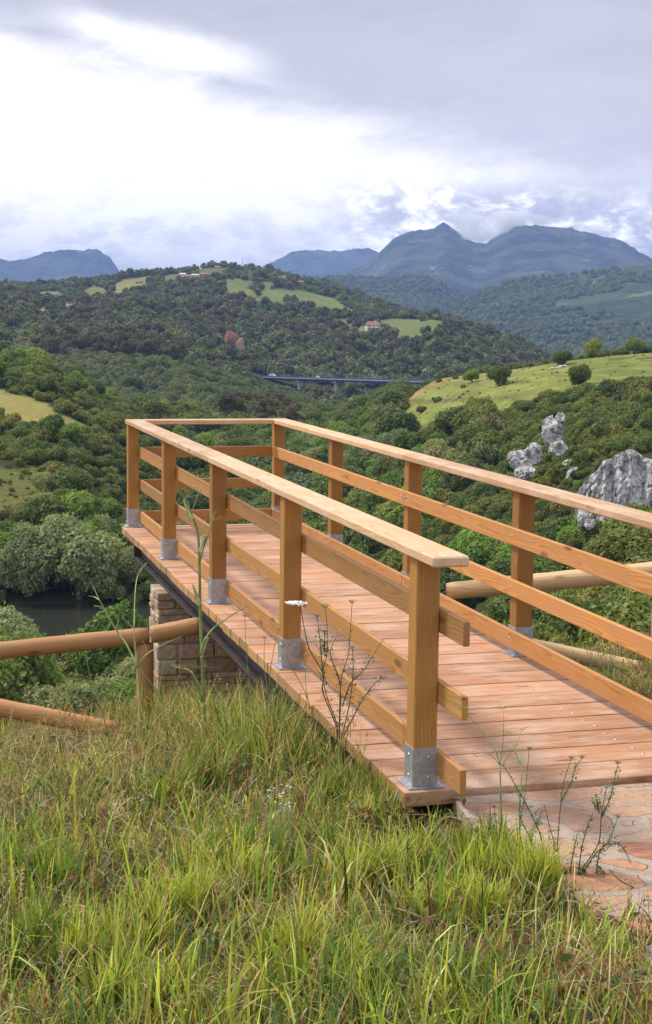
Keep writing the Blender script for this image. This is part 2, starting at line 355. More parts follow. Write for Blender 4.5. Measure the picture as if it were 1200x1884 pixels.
# zones on the ground, outlined as the photograph shows them, each with its own distance range
def inpoly(u, v, poly):
    r = np.zeros(np.shape(u), bool); n = len(poly)
    for i in range(n):
        x0, y0 = poly[i]; x1, y1 = poly[(i+1) % n]
        if y0 == y1: continue
        c = ((y0 > v) != (y1 > v)) & (u < (x1-x0)*(v-y0)/(y1-y0)+x0); r ^= c
    return r
def ell(u, v, cx, cy, rx, ry, rot=0):
    c, s = math.cos(rot), math.sin(rot); a = ((u-cx)*c+(v-cy)*s)/rx; b = (-(u-cx)*s+(v-cy)*c)/ry; return a*a+b*b < 1
ZONES = [  # name, colour, dmin, dmax, shapes
 ('dry',    (0.265, 0.235, 0.072), 320, 460, [[(-300, 700), (0, 718), (45, 728), (110, 760), (178, 795), (150, 800), (60, 790), (0, 768), (-300, 740)]]),
 ('dry',    (0.21, 0.17, 0.06), 430, 500, [[(80, 695), (120, 690), (150, 705), (120, 712)]]),
 ('bracken', (0.125, 0.135, 0.035), 250, 345, [[(-300, 850), (0, 862), (60, 860), (92, 880), (62, 935), (0, 950), (-300, 960)]]),
 ('field',  (0.165, 0.185, 0.042), 335, 610, [[(745, 712), (800, 694), (880, 686), (960, 668), (1040, 652), (1120, 642), (1200, 636), (1700, 620), (1700, 690), (1200, 702), (1130, 708), (1075, 718), (1000, 736), (955, 750), (900, 792), (850, 792), (750, 790), (742, 735)]]),
 ('mead',   (0.130, 0.160, 0.048), 1300, 1720, [[(690, 600), (705, 588), (770, 580), (835, 578), (825, 600), (785, 618), (760, 640), (735, 632), (712, 612)]]),
]
MID = [ # mid-hill fields: cx, cy, rx, ry, rot, colour
 (243, 524, 30, 9, -0.25, (0.26, 0.25, 0.08)), (90, 546, 24, 7, 0, (0.20, 0.22, 0.07)), (175, 538, 20, 7, 0, (0.2, 0.2, 0.07)),
 (330, 513, 30, 6, 0, (0.16, 0.17, 0.06)), (432, 524, 26, 8, 0.05, (0.17, 0.21, 0.06)), (440, 541, 24, 7, 0, (0.22, 0.22, 0.07)), (490, 525, 14, 5, 0, (0.18, 0.19, 0.06)),
 (495, 555, 28, 6, 0.1, (0.19, 0.22, 0.06)), (540, 545, 50, 8, 0.1, (0.17, 0.21, 0.06)), (590, 560, 34, 10, 0.1, (0.18, 0.22, 0.06)), (620, 572, 30, 6, 0.1, (0.2, 0.23, 0.06)),
 (608, 592, 14, 5, 0.1, (0.17, 0.24, 0.06)), (650, 603, 30, 5, 0, (0.17, 0.2, 0.06)), (640, 590, 18, 3, 0, (0.2, 0.2, 0.08)),
 (110, 565, 74, 5, -0.26, (0.36, 0.25, 0.17)), (190, 546, 20, 4, 0, (0.33, 0.27, 0.2)), (395, 500, 30, 5, 0, (0.15, 0.15, 0.06)), (430, 672, 14, 5, 0, (0.25, 0.2, 0.15))]
# ------------------------------------------------------------------ ground mesh
def ground():
    P = np.stack([GXx, GYy, GZz], -1).reshape(-1, 3); u, v = proj(P); d = GDD.ravel(); uu = GUU.ravel()
    x, y = P[:, 0], P[:, 1]
    n = fbm(x*0.05, y*0.05, 4); nf = fbm(x*0.35+8, y*0.35+3, 3)
    soil = np.array([0.052, 0.062, 0.020]); dk = np.array([0.026, 0.038, 0.012])
    C = soil + (dk-soil)*n[:, None]
    near = d < 30
    C[near] = (np.array([0.085, 0.075, 0.032]) + (np.array([0.13, 0.085, 0.05])-np.array([0.085, 0.075, 0.032]))*nf[:, None])[near]
    ok = d > 200
    ju = u + (fbm(x*0.06+1, y*0.06, 3)-0.5)*24*np.clip(350/np.maximum(d, 1), 0.15, 1); jv = v + (fbm(x*0.06+31, y*0.06+5, 3)-0.5)*10*np.clip(350/np.maximum(d, 1), 0.15, 1)
    mask = np.zeros(len(P))
    for nm, c, d0, d1, shp in ZONES:
        for s in shp:
            k = ok & (d > d0) & (d < d1) & inpoly(ju, jv, s); mask[k] = 1
            cc = np.array(c)[None]*(0.75+0.5*n[k][:, None]) 
            if nm == 'field':
                warm = sstep(0.46, 0.60, fbm(x[k]*0.012+5, y[k]*0.03+2, 3))[:, None]; st = fbm(u[k]*0.02+v[k]*0.03, v[k]*0.22, 3)[:, None]; cc = (cc*(1-warm) + np.array([0.24, 0.185, 0.065])*warm*(0.8+0.4*nf[k][:, None]))*(0.55+0.9*st)*(0.7+0.6*fbm(x[k]*0.25, y[k]*0.25, 3)[:, None])
                ln = (np.abs(v[k]-(737+1.5*np.sin(u[k]*0.05))) < 1.8) & (u[k] > 755) & (u[k] < 885) | (np.abs(v[k]-(660-(u[k]-1130)*0.02)) < 1.2) & (u[k] > 1120); cc[ln] = (0.10, 0.075, 0.035)
            C[k] = cc
    for cx, cy, rx, ry, ro, c in MID:
        k = (d > 1200) & (d < 2700) & ell(ju, jv, cx, cy, rx*1.25, ry*1.5, ro); mask[k] = 1
        C[k] = np.array(c)[None]*(0.55+0.45*n[k][:, None])
    nU, nD = len(GU), len(GD)
    i, j = np.meshgrid(np.arange(nD-1), np.arange(nU-1), indexing='ij'); b = (i*nU+j).ravel()
    F = np.stack([b, b+1, b+nU+1, b+nU], 1)
    mt, t, p, o = newmat('ground_soil_and_meadow'); c = attr(t, 'col', 'Color'); g = t.n('ShaderNodeTexCoord').outputs['Object']
    nn = t.noise(g, 0.7, 6, 0.7)[0]; n5 = t.noise(g, 14, 4, 0.7)[0]
    c = t.mix(1.0, c, t.ramp(nn, [(0.3, (0.72, 0.72, 0.72)), (0.7, (1.28, 1.25, 1.2))]), 'MULTIPLY')
    c = t.mix(1.0, c, t.ramp(n5, [(0.3, (0.75, 0.75, 0.75)), (0.7, (1.2, 1.2, 1.2))]), 'MULTIPLY')
    t.put(p.inputs['Base Color'], c); p.inputs['Roughness'].default_value = 0.95; p.inputs['Specular IOR Level'].default_value = 0.1
    bump(t, p, n5, 0.6, 0.05)
    me = np_mesh('ground', P, F, {'col': ('FLOAT_COLOR', np.c_[C, np.ones(len(C))])}, [mt], smooth=True)
    tag(link('ground', me), kind='structure')
    return mask.reshape(GDD.shape)
GMASK = ground()
def open_ground(x, y):
    u, d = to_ud(x, y); j = np.clip(np.rint(np.interp(u, GU, np.arange(len(GU)))).astype(int), 0, len(GU)-1)
    i = np.clip(np.rint(np.interp(np.log(np.maximum(d, 1.3)), LD, np.arange(len(LD)))).astype(int), 0, len(LD)-1)
    return GMASK[i, j] > 0

# river
def river():
    mt, t, p, o = newmat('river_water'); g = t.n('ShaderNodeTexCoord').outputs['Object']
    p.inputs['Base Color'].default_value = (0.030, 0.032, 0.022, 1); p.inputs['Roughness'].default_value = 0.12
    bump(t, p, t.noise(g, 0.8, 3)[0], 0.12, 0.1)
    us = np.linspace(-1200, 560, 60); a = np.array([(*hxy(u, 196), CAM[2]-45.5) for u in us]); b = np.array([(*hxy(u, 262), CAM[2]-45.5) for u in us])
    n = len(us); i = np.arange(n-1)
    tag(link('river', np_mesh('river', np.r_[a, b], np.stack([i, i+1, i+n+1, i+n], 1), mats=[mt])), kind='structure')
river()

# ------------------------------------------------------------------ far hills and mountains
def m_hill(name, g1, g2, g3, sc, rock=None, rockamt=0.0):
    mt, t, p, o = newmat(name); g = t.n('ShaderNodeTexCoord').outputs['Object']
    v = t.n('ShaderNodeTexVoronoi'); v.inputs['Scale'].default_value = sc*9; t.put(v.inputs['Vector'], g)
    n = t.noise(g, sc, 6, 0.6)[0]; n2 = t.noise(g, sc*5, 5, 0.65)[0]
    c = t.mix(t.mr(n, 0.35, 0.65), g1, g2); c = t.mix(t.mr(n2, 0.45, 0.8, 0, 0.7), c, g3)
    if 'col' and rock:
        c = t.mix(t.mr(t.noise(t.vm('ADD', g, (900, 0, 0)), sc*3, 6, 0.72)[0], 0.56, 0.68, 0, rockamt), c, rock)
    cc = attr(t, 'col', 'Color'); al = attr(t, 'fld', 'Fac'); c = t.mix(al, c, cc)
    t.put(p.inputs['Base Color'], c); p.inputs['Roughness'].default_value = 0.95; p.inputs['Specular IOR Level'].default_value = 0.05
    bump(t, p, t.m('ADD', n2, t.m('MULTIPLY', v.outputs['Distance'], -1.1)), 1.0, 0.25/sc*0.08)
    return mt
def hill(name, sky_pts, d0, d1, vfront, mat, amp, fs, fields=(), nu=360, nd=110, dback=None):
    """a ridge: skyline given by (column,row) at distance d1, falling to row vfront at distance d0"""
    sp = np.array(sky_pts, float); us = np.linspace(sp[0, 0], sp[-1, 0], nu)
    dback = dback or d1*1.15
    ds = np.concatenate([np.linspace(d0, d1, nd), np.linspace(d1, dback, nd//4)[1:]])
    vs = np.interp(us, sp[:, 0], sp[:, 1]); vs = vs - ((fbm(us*0.11+7, us*0+3, 4)-0.5)*5.0 if d1 > 8000 else 0)
    kk = np.exp(-np.linspace(-2.5, 2.5, 21)**2); vsm = np.convolve(np.pad(vs, 10, mode='edge'), kk/kk.sum(), 'valid')
    ztop = np.array([at(u, v, d1)[2] for u, v in zip(us, vs)]); zsm = np.minimum(np.array([at(u, v, d1)[2] for u, v in zip(us, vsm)]), ztop)-abs(amp)*0.15; zf = np.array([at(u, vfront, d0)[2] for u in us])
    UU, DD = np.meshgrid(us, ds); f = np.clip((DD-d0)/(d1-d0), 0, 1); bk = np.clip((DD-d1)/(dback-d1), 0, 1)
    prof = f**1.25
    zt2 = zsm[None]+(ztop-zsm)[None]*f**8
    Z = zf[None]*(1-prof) + zt2*prof - bk**1.5*(ztop-zf)[None]*0.8
    X, Y = hxy(UU, DD)
    rg = 1-np.abs(2*fbm(X*fs+3, Y*fs*0.8+11, 5, 0.5)-1)*2.2
    env = np.sin(np.pi*np.clip(f, 0, 1)**0.8)**0.8
    Z = Z + (np.minimum(rg, 1)-1)*amp*env + (fbm(X*fs*8, Y*fs*8, 3)-0.5)*amp*0.12
    P = np.stack([X, Y, Z], -1).reshape(-1, 3); u, v = proj(P)
    col = np.zeros((len(P), 4)); col[:, 3] = 1; fld = np.zeros(len(P))
    ju = u + (fbm(P[:, 0]*fs*9, P[:, 1]*fs*9, 3)-0.5)*26; jv = v + (fbm(P[:, 0]*fs*9+50, P[:, 1]*fs*9, 3)-0.5)*12
    for cx, cy, rx, ry, ro, c in fields:
        k = ell(ju, jv, cx, cy, rx, ry, ro) & (DD.ravel() <= d1); fld[k] = 0.75; col[k, :3] = c
    i, j = np.meshgrid(np.arange(len(ds)-1), np.arange(nu-1), indexing='ij'); b = (i*nu+j).ravel()
    me = np_mesh(name, P, np.stack([b, b+1, b+nu+1, b+nu], 1), {'col': ('FLOAT_COLOR', col), 'fld': ('FLOAT', fld)}, [mat], smooth=True)
    tag(link(name, me), kind='structure'); return X, Y, Z
MH1 = m_hill('hill_woods_and_pasture', (0.030, 0.042, 0.020), (0.070, 0.095, 0.040), (0.10, 0.12, 0.045), 0.008)
MH2 = m_hill('mountain_heath_and_rock', (0.016, 0.026, 0.018), (0.080, 0.095, 0.055), (0.03, 0.04, 0.025), 0.0038, (0.30, 0.29, 0.28), 0.5)
far = {}
far['right'] = hill('hill', [(560, 640), (700, 625), (800, 590), (850, 552), (880, 536), (930, 517), (990, 509), (1040, 506), (1090, 498), (1140, 488), (1200, 487), (1300, 480), (1500, 500), (1800, 520), (2400, 560)], 2900, 4700, 668, MH1, 45, 0.0016,
  [(1010, 536, 55, 5, -0.08, (0.13, 0.16, 0.07)), (1030, 560, 26, 4, 0.1, (0.10, 0.13, 0.06)), (1160, 622, 50, 8, -0.1, (0.15, 0.18, 0.08)), (1100, 523, 30, 4, 0, (0.15, 0.17, 0.08)), (1180, 600, 40, 6, -.2, (0.12, 0.15, 0.07)), (1190, 540, 40, 4, -.2, (0.15, 0.18, 0.08))])
far['low'] = hill('hill', [(420, 560), (520, 530), (570, 516), (620, 507), (650, 512), (700, 511), (740, 509), (762, 505), (790, 512), (830, 535), (880, 566), (950, 590), (1100, 600)], 3600, 5600, 640, MH1, 40, 0.0014)
MTN = [(560, 530), (630, 505), (665, 488), (690, 464), (715, 440), (740, 428), (770, 422), (790, 418), (798, 412), (806, 407), (814, 411), (822, 418), (835, 427), (865, 446), (885, 448), (905, 430), (925, 416), (960, 414), (1000, 418), (1030, 419), (1038, 417), (1045, 422), (1080, 430), (1110, 436), (1135, 443), (1160, 462), (1200, 483), (1300, 520), (1500, 540), (1900, 545)]
far['mtn'] = hill('mountain', MTN, 6200, 9200, 560, MH2, 75, 0.0012, nu=520, nd=160)
far['mtn2'] = hill('mountain', [(300, 530), (440, 500), (490, 486), (530, 464), (560, 459), (620, 461), (670, 456), (710, 470), (800, 500), (900, 530)], 10500, 13500, 560, MH2, 120, 0.0006)
LM1 = [(-700, 520), (-300, 500), (-120, 470), (0, 476), (15, 479), (50, 476), (80, 466), (95, 463), (120, 459), (150, 461), (160, 459), (178, 459), (190, 466), (203, 476), (210, 487), (220, 502), (260, 515), (420, 540)]
far['left'] = hill('mountain', LM1, 8800, 11500, 560, MH2, 110, 0.0007, nu=520)

# ------------------------------------------------------------------ boards and other shapes
class MB:
    def __init__(s): s.V = []; s.F = []; s.gc = []; s.rn = []; s.mi = []; s.n = 0
    def add(s, V, F, gc=None, rn=None, mi=0):
        V = np.asarray(V, float); s.V.append(V); s.gc.append(np.zeros((len(V), 3)) if gc is None else np.asarray(gc, float))
        s.rn.append(np.full(len(V), random.random() if rn is None else rn))
        for f in F: s.F.append([i+s.n for i in f]); s.mi.append(mi)
        s.n += len(V); return s
    def box(s, c, size, ax=0, bev=0.004, R=None, rn=None, mi=0, mend=None):
        """chamfered board centred at c; ax = grain axis"""
        hx = np.array(size)/2; b = min(bev, hx.min()*0.4); V = []; idx = {}
        for sx in (-1, 1):
            for sy in (-1, 1):
                for sz in (-1, 1):
                    for k in range(3):
                        q = np.array([sx, sy, sz])*(hx-b); q[k] = (sx, sy, sz)[k]*hx[k]; idx[(sx, sy, sz, k)] = len(V); V.append(q)
        F = []
        for k in range(3):
            a, b2 = (k+1) % 3, (k+2) % 3
            for sg in (-1, 1):
                q = []
                for (sa, sb) in ((-1, -1), (1, -1), (1, 1), (-1, 1)):
                    key = [0, 0, 0]; key[k] = sg; key[a] = sa; key[b2] = sb; q.append(idx[(*key, k)])
                F.append(q if sg > 0 else q[::-1])
            for sa in (-1, 1):
                for sb in (-1, 1):
                    k0 = [0, 0, 0]; k0[a] = sa; k0[b2] = sb; p1 = list(k0); p1[k] = -1; p2 = list(k0); p2[k] = 1
                    q = [idx[(*p1, a)], idx[(*p2, a)], idx[(*p2, b2)], idx[(*p1, b2)]]
                    F.append(q if sa*sb > 0 else q[::-1])
        for sx in (-1, 1):
            for sy in (-1, 1):
                for sz in (-1, 1):
                    q = [idx[(sx, sy, sz, 0)], idx[(sx, sy, sz, 1)], idx[(sx, sy, sz, 2)]]
                    F.append(q if sx*sy*sz > 0 else q[::-1])
        V = np.array(V); o = [ax, (ax+1) % 3, (ax+2) % 3]; gc = V[:, o].copy(); nf0 = len(s.F)
        if R is not None: V = V@np.asarray(R).T
        s.add(V+np.asarray(c), F, gc, rn, mi)
        if mend is not None:
            for q in (0, 5): pass
            for fi, f in enumerate(F):
                if len(f) == 4 and np.ptp(V[f][:, ax]) < 1e-9 and abs(V[f][0, ax]) > hx[ax]-1e-6: s.mi[nf0+fi] = mend
        return s
    def tube(s, pts, rad, seg=12, rn=None, mi=0, wob=0.0, cap=True, ph=0.0):
        pts = np.asarray(pts, float); n = len(pts); rad = np.broadcast_to(rad, (n,)).astype(float)
        tn = np.gradient(pts, axis=0); tn /= np.linalg.norm(tn, axis=1)[:, None]+1e-12
        ref = np.array([0, 0, 1.0]) if abs(tn[0, 2]) < 0.9 else np.array([0, 1.0, 0]); V = []; G = []; L = 0
        for i in range(n):
            if i: L += np.linalg.norm(pts[i]-pts[i-1])
            a = np.cross(ref, tn[i]); a /= np.linalg.norm(a); b = np.cross(tn[i], a)
            for k in range(seg):
                th = 2*math.pi*k/seg+ph; rr = rad[i]*(1+wob*(mnoise.noise(Vector((L*3.1, math.cos(th)*1.2+ph*7, math.sin(th)*1.2)))))
                V.append(pts[i]+rr*(math.cos(th)*a+math.sin(th)*b)); G.append((L, rr*math.cos(th), rr*math.sin(th)))
        F = [[i*seg+k, i*seg+(k+1) % seg, (i+1)*seg+(k+1) % seg, (i+1)*seg+k] for i in range(n-1) for k in range(seg)]
        if cap: F += [list(range(seg))[::-1], [(n-1)*seg+k for k in range(seg)]]
        return s.add(V, F, G, rn, mi)
    def build(s, name, mats, parent=None, smooth=False, loc=None):
        me = bpy.data.meshes.new(name); V = np.concatenate(s.V)
        if loc is not None: V = V-np.asarray(loc)
        me.from_pydata(V.tolist(), [], s.F)
        a = me.attributes.new('gc', 'FLOAT_VECTOR', 'POINT'); a.data.foreach_set('vector', np.concatenate(s.gc).astype(np.float32).ravel())
        a = me.attributes.new('rnd', 'FLOAT', 'POINT'); a.data.foreach_set('value', np.concatenate(s.rn).astype(np.float32))
        for mt in (mats if isinstance(mats, (list, tuple)) else [mats]): me.materials.append(mt)
        me.polygons.foreach_set('material_index', s.mi)
        if smooth: me.polygons.foreach_set('use_smooth', [True]*len(me.polygons))
        me.update(); return link(name, me, parent, loc)
def dome(mb, c, r, ax, sg, mi=0, flat=0.5):
    """small bolt head on axis ax"""
    o = [ax, (ax+1) % 3, (ax+2) % 3]; V = []; F = []; seg = 8
    for (rr, hh) in ((1, 0), (0.8, 0.6), (0.35, 1)):
        for k in range(seg):
            q = np.zeros(3); q[o[0]] = sg*hh*r*flat; q[o[1]] = rr*r*math.cos(k*math.pi/4); q[o[2]] = rr*r*math.sin(k*math.pi/4); V.append(q+np.asarray(c))
    for i in range(2):
        for k in range(seg): F.append([i*seg+k, i*seg+(k+1) % seg, (i+1)*seg+(k+1) % seg, (i+1)*seg+k])
    F.append([2*seg+k for k in range(seg)]); mb.add(V, F if sg > 0 else [f[::-1] for f in F], None, 0.5, mi)

# ------------------------------------------------------------------ footbridge
S = 0.105; H = 1.0006; HT = 0.0449; X2 = 1.4517; YP = [0, 2.3335, 4.4421, 6.5189, 8.6029]; YR = [0.29, 2.365, 4.4342, 6.5033, 8.6029]; YF = 8.655
def footbridge():
    fb = empty('footbridge', (0.75, 4, 0), 'cantilevered timber viewing footbridge with brown railings and galvanised post shoes', 'footbridge')
    fb.location = (0, 0, 0)
    # deck: one part, planks in the mesh
    mb = MB(); y = -0.062; i = 0
    while y < YF-0.05:
        w = 0.2565 if y+0.2565*1.5 < YF else YF-y
        l0 = -0.053 + random.uniform(-0.006, 0.006); l1 = 1.66 + random.uniform(-0.01, 0.01)
        mb.box(((l0+l1)/2, y+w/2, -0.032+random.uniform(-0.0012, 0.0012)), (l1-l0, w-0.015, 0.064), 0, 0.0025, rn=random.random(), mend=2)
        y += w; i += 1
    for k in range(i):      # screw heads along both edges
        for xx in (0.30, 1.22):
            for dy in (0.07, 0.18): dome(mb, (xx+random.uniform(-.01, .01), -0.06+k*0.2565+dy, 0.0), 0.009, 2, 1, 1, 0.25)
    mb.build('deck', [M_DECK, M_STEEL, M_END], fb)
    # steel beams under the deck (I-section)
    for x in (0.075, 1.46):
        mb = MB(); y0, y1 = 0.25, 8.25; ym = (y0+y1)/2; L = y1-y0
        mb.box((x, ym, -0.072), (0.14, L, 0.012), 1, 0.001); mb.box((x, ym, -0.244), (0.14, L, 0.012), 1, 0.001); mb.box((x, ym, -0.158), (0.008, L, 0.16), 1, 0.001)
        mb.box((x, y1+0.006, -0.158), (0.145, 0.008, 0.188), 1, 0.001)
        mb.build('steel_beam', M_BEAM, fb)
    for x in (0.45, 0.78, 1.11):      # dark strips added unseen to keep light out of the plank gaps
        mb = MB(); mb.box((x, 4.25, -0.125), (0.20, 8.3, 0.11), 1, 0.003); mb.build('gap_blocker', M_BEAM, fb)
    # posts with shoes
    def post(x, y):
        mb = MB(); mb.box((x+S/2, y+S/2, (H-0.001+0.012)/2), (S, S, H-0.014), 2, 0.005); p = mb.build('post', M_POST, fb)
        b = MB(); tk = 0.004; hs = 0.1723
        b.box((x+S/2, y-tk/2-0.0005, hs/2+0.003), (S+2*tk, tk, hs), 2, 0.0008); b.box((x+S/2, y+S+tk/2+0.0005, hs/2+0.003), (S+2*tk, tk, hs), 2, 0.0008)
        b.box((x-tk/2-0.0005, y+S/2, hs/2+0.003), (tk, S-0.001, hs-0.001), 2, 0.0008); b.box((x+S+tk/2+0.0005, y+S/2, hs/2+0.003), (tk, S-0.001, hs-0.001), 2, 0.0008)
        b.box((x+S/2, y+S/2, 0.005), (S+0.058, S+0.058, 0.007), 2, 0.0008)
        for zz in (0.045, 0.135):
            dome(b, (x+S*0.64, y-tk-0.0005, zz), 0.0085, 1, -1); dome(b, (x-tk-0.0005, y+S*0.5, zz), 0.0085, 0, -1)
        for sx in (-1, 1):
            for sy in (-1, 1): dome(b, (x+S/2+sx*0.068, y+S/2+sy*0.068, 0.0085), 0.008, 2, 1)
        b.build('post_shoe', M_STEEL, p)
    for y in YP: post(0, y)
    for y in YR: post(X2, y)
    # handrails
    o = 0.0224; w = 0.159; z = H+HT/2
    def hand(x0, x1, y0, y1, ax):
        mb = MB(); mb.box(((x0+x1)/2, (y0+y1)/2, z), (x1-x0, y1-y0, HT), ax, 0.007); mb.build('handrail', M_HAND, fb)
    hand(-o, -o+w, -0.258, 4.492, 1); hand(-o, -o+w, 4.495, YF, 1)
    xr = X2+S+o
    hand(xr-w, xr, -0.258, 4.480, 1); hand(xr-w, xr, 4.483, YF, 1)
    hand(-o+w+0.002, xr-w-0.002, YF-w, YF, 0)
    # rails
    rt = 0.0224+0.006
    for zt, zb in ((0.779, 0.6751), (0.4652, 0.3655), (0.1567, 0.0489)):
        zc = (zt+zb)/2; hh = zt-zb
        for (y0, y1) in ((-0.2866, 4.49), (4.493, 8.6029)):
            mb = MB(); mb.box((S+rt/2+0.001, (y0+y1)/2, zc), (rt, y1-y0, hh), 1, 0.004)
            for yy in YP:
                if y0 < yy+S/2 < y1: dome(mb, (S+rt+0.001, yy+S/2, zc), 0.008, 0, 1, 1)
            mb.build('rail', [M_RAIL, M_STEEL], fb)
        for (y0, y1) in ((-0.2866, 4.465), (4.468, 8.6029-0.03)):
            mb = MB(); mb.box((X2-rt/2-0.001, (y0+y1)/2, zc), (rt, y1-y0, hh), 1, 0.004)
            for yy in YR:
                if y0 < yy+S*0.3 < y1+.06: dome(mb, (X2-rt-0.001, min(yy+S*0.3, y1-0.03), zc+0.005), 0.008, 0, -1, 1)
                if abs(yy-4.4342) < .01 and y0 > 4: dome(mb, (X2-rt-0.001, y0+0.03, zc+0.005), 0.008, 0, -1, 1)
            mb.build('rail', [M_RAILR, M_STEEL], fb)
        mb = MB(); mb.box(((S+X2)/2, 8.6029-rt/2-0.001, zc), (X2-S-0.004, rt, hh), 0, 0.004); mb.build('rail', [M_RAIL, M_STEEL], fb)
footbridge()

# stone pier under the bridge: courses of rough slabs
def pier():
    mt, t, p, o = newmat('rough_ashlar'); g = t.n('ShaderNodeTexCoord').outputs['Object']; rn = attr(t, 'rnd', 'Fac')
    c = t.ramp(rn, [(0.0, (0.34, 0.25, 0.17)), (0.35, (0.44, 0.28, 0.18)), (0.6, (0.52, 0.44, 0.35)), (0.8, (0.48, 0.26, 0.15)), (1.0, (0.40, 0.34, 0.28))])
    n = t.noise(g, 22, 6, 0.7)[0]; c = t.mix(1.0, c, t.ramp(n, [(0.3, (0.62, 0.60, 0.58)), (0.7, (1.25, 1.22, 1.18))]), 'MULTIPLY')
    t.put(p.inputs['Base Color'], c); p.inputs['Roughness'].default_value = 0.9; bump(t, p, n, 0.8, 0.02)
    mt2 = m_simple('lime_mortar', (0.27, 0.235, 0.20), (0.36, 0.32, 0.27), 30, 0.95)
    r = empty('stone_pier', (0.75, 6.55, -2.6), 'square pier of rough reddish stone blocks carrying the far half of the footbridge', 'stone pier')
    mb = MB(); z = -0.255
    x0, x1, y0, y1 = -0.075, 1.60, 6.38, 6.83
    while z > -2.6:
        hh = random.choice((0.05, 0.075, 0.10, 0.13)); zc = z-hh/2
        for (a0, a1, fx) in ((x0, x1, 'f'), (x0, x1, 'b')):
            x = a0
            while x < a1-0.03:
                w = min(random.uniform(0.12, 0.38), a1-x); w = a1-x if a1-x-w < 0.07 else w
                yy = y0 if fx == 'f' else y1; d = 0.16; out = random.uniform(-0.014, 0.010)
                mb.box((x+w/2+ (random.uniform(-.012,.004) if x == a0 else 0), (yy+d/2-out) if fx == 'f' else (yy-d/2+out), zc), (w-0.010, d, hh-0.009), 0, 0.009); x += w
        for xs, sg in ((x0, 1), (x1, -1)):
            mb.box((xs+sg*0.07-sg*random.uniform(-.012, .01), (y0+y1)/2, zc), (0.14, y1-y0-0.30, hh-0.009), 1, 0.009)
        z -= hh
    mb.build('masonry', mt, r, loc=None); m2 = MB(); m2.box(((x0+x1)/2, (y0+y1)/2, (-0.26-2.6)/2), (x1-x0-0.035, y1-y0-0.035, 2.33), 2, 0.01); m2.build('core', mt2, r)
    for c in r.children: c.location = -np.array(r.location)
pier()

# ------------------------------------------------------------------ round log fences
def lin(a, b, n): return np.linspace(np.array(a, float), np.array(b, float), n)
def fences():
    f = empty('log_fence', (-0.4, 4.7, -1.0), 'round log fence left of the footbridge, its lower rail dropped into the grass', 'log fence')
    o = np.array(f.location)
    def lg(name, a, b, r0, r1, mat, parent, n=26, bow=0.0):
        p = lin(a, b, n); p[:, 2] += bow*np.sin(np.linspace(0, math.pi, n)); rr = np.linspace(r0, r1, n)
        rr[0] *= 0.93; rr[-1] *= 0.93
        rr = rr*(1+0.015*np.sin(np.arange(n)*1.7)); c = MB().tube(p, rr, 20, wob=0.03, ph=random.random()*3).build(name, mat, parent, True, loc=np.array(parent.location))
        c.location = (0, 0, 0); return c
    lg('rail', (-0.415, 4.69, -0.262), (-3.9, 5.02, -0.60), 0.061, 0.067, M_LOG, f, 40, 0.02)
    lg('rail', (-0.40, 4.685, -0.257), (-0.045, 4.63, -0.19), 0.065, 0.062, M_LOG, f, 12)
    lg('rail', (-0.74, 3.92, -0.74), (-2.1, 4.06, -0.42), 0.056, 0.060, M_LOG, f, 30)
    lg('post', (-0.44, 4.72, -1.5), (-0.435, 4.71, -0.32), 0.066, 0.062, M_LOG, f, 14)
    lg('post', (-2.35, 4.92, -1.6), (-2.35, 4.92, -0.51), 0.07, 0.066, M_LOG, f, 14)
    f = empty('log_fence', (3.0, 3.6, -0.4), 'pale round log fence right of the footbridge, lower rail half hidden in grass', 'log fence')
    lg('rail', (1.655, 4.13, 0.085), (3.05, 3.50, 0.295), 0.062, 0.068, M_LOGR, f, 30)
    lg('rail', (3.06, 3.50, 0.298), (5.0, 2.65, 0.55), 0.068, 0.068, M_LOGR, f, 30)
    lg('rail', (1.75, 4.12, -0.20), (2.95, 3.62, -0.44), 0.052, 0.058, M_LOGR, f, 24)
    lg('post', (3.04, 3.53, -1.1), (3.04, 3.53, 0.24), 0.068, 0.064, M_LOGR, f, 14)
fences()

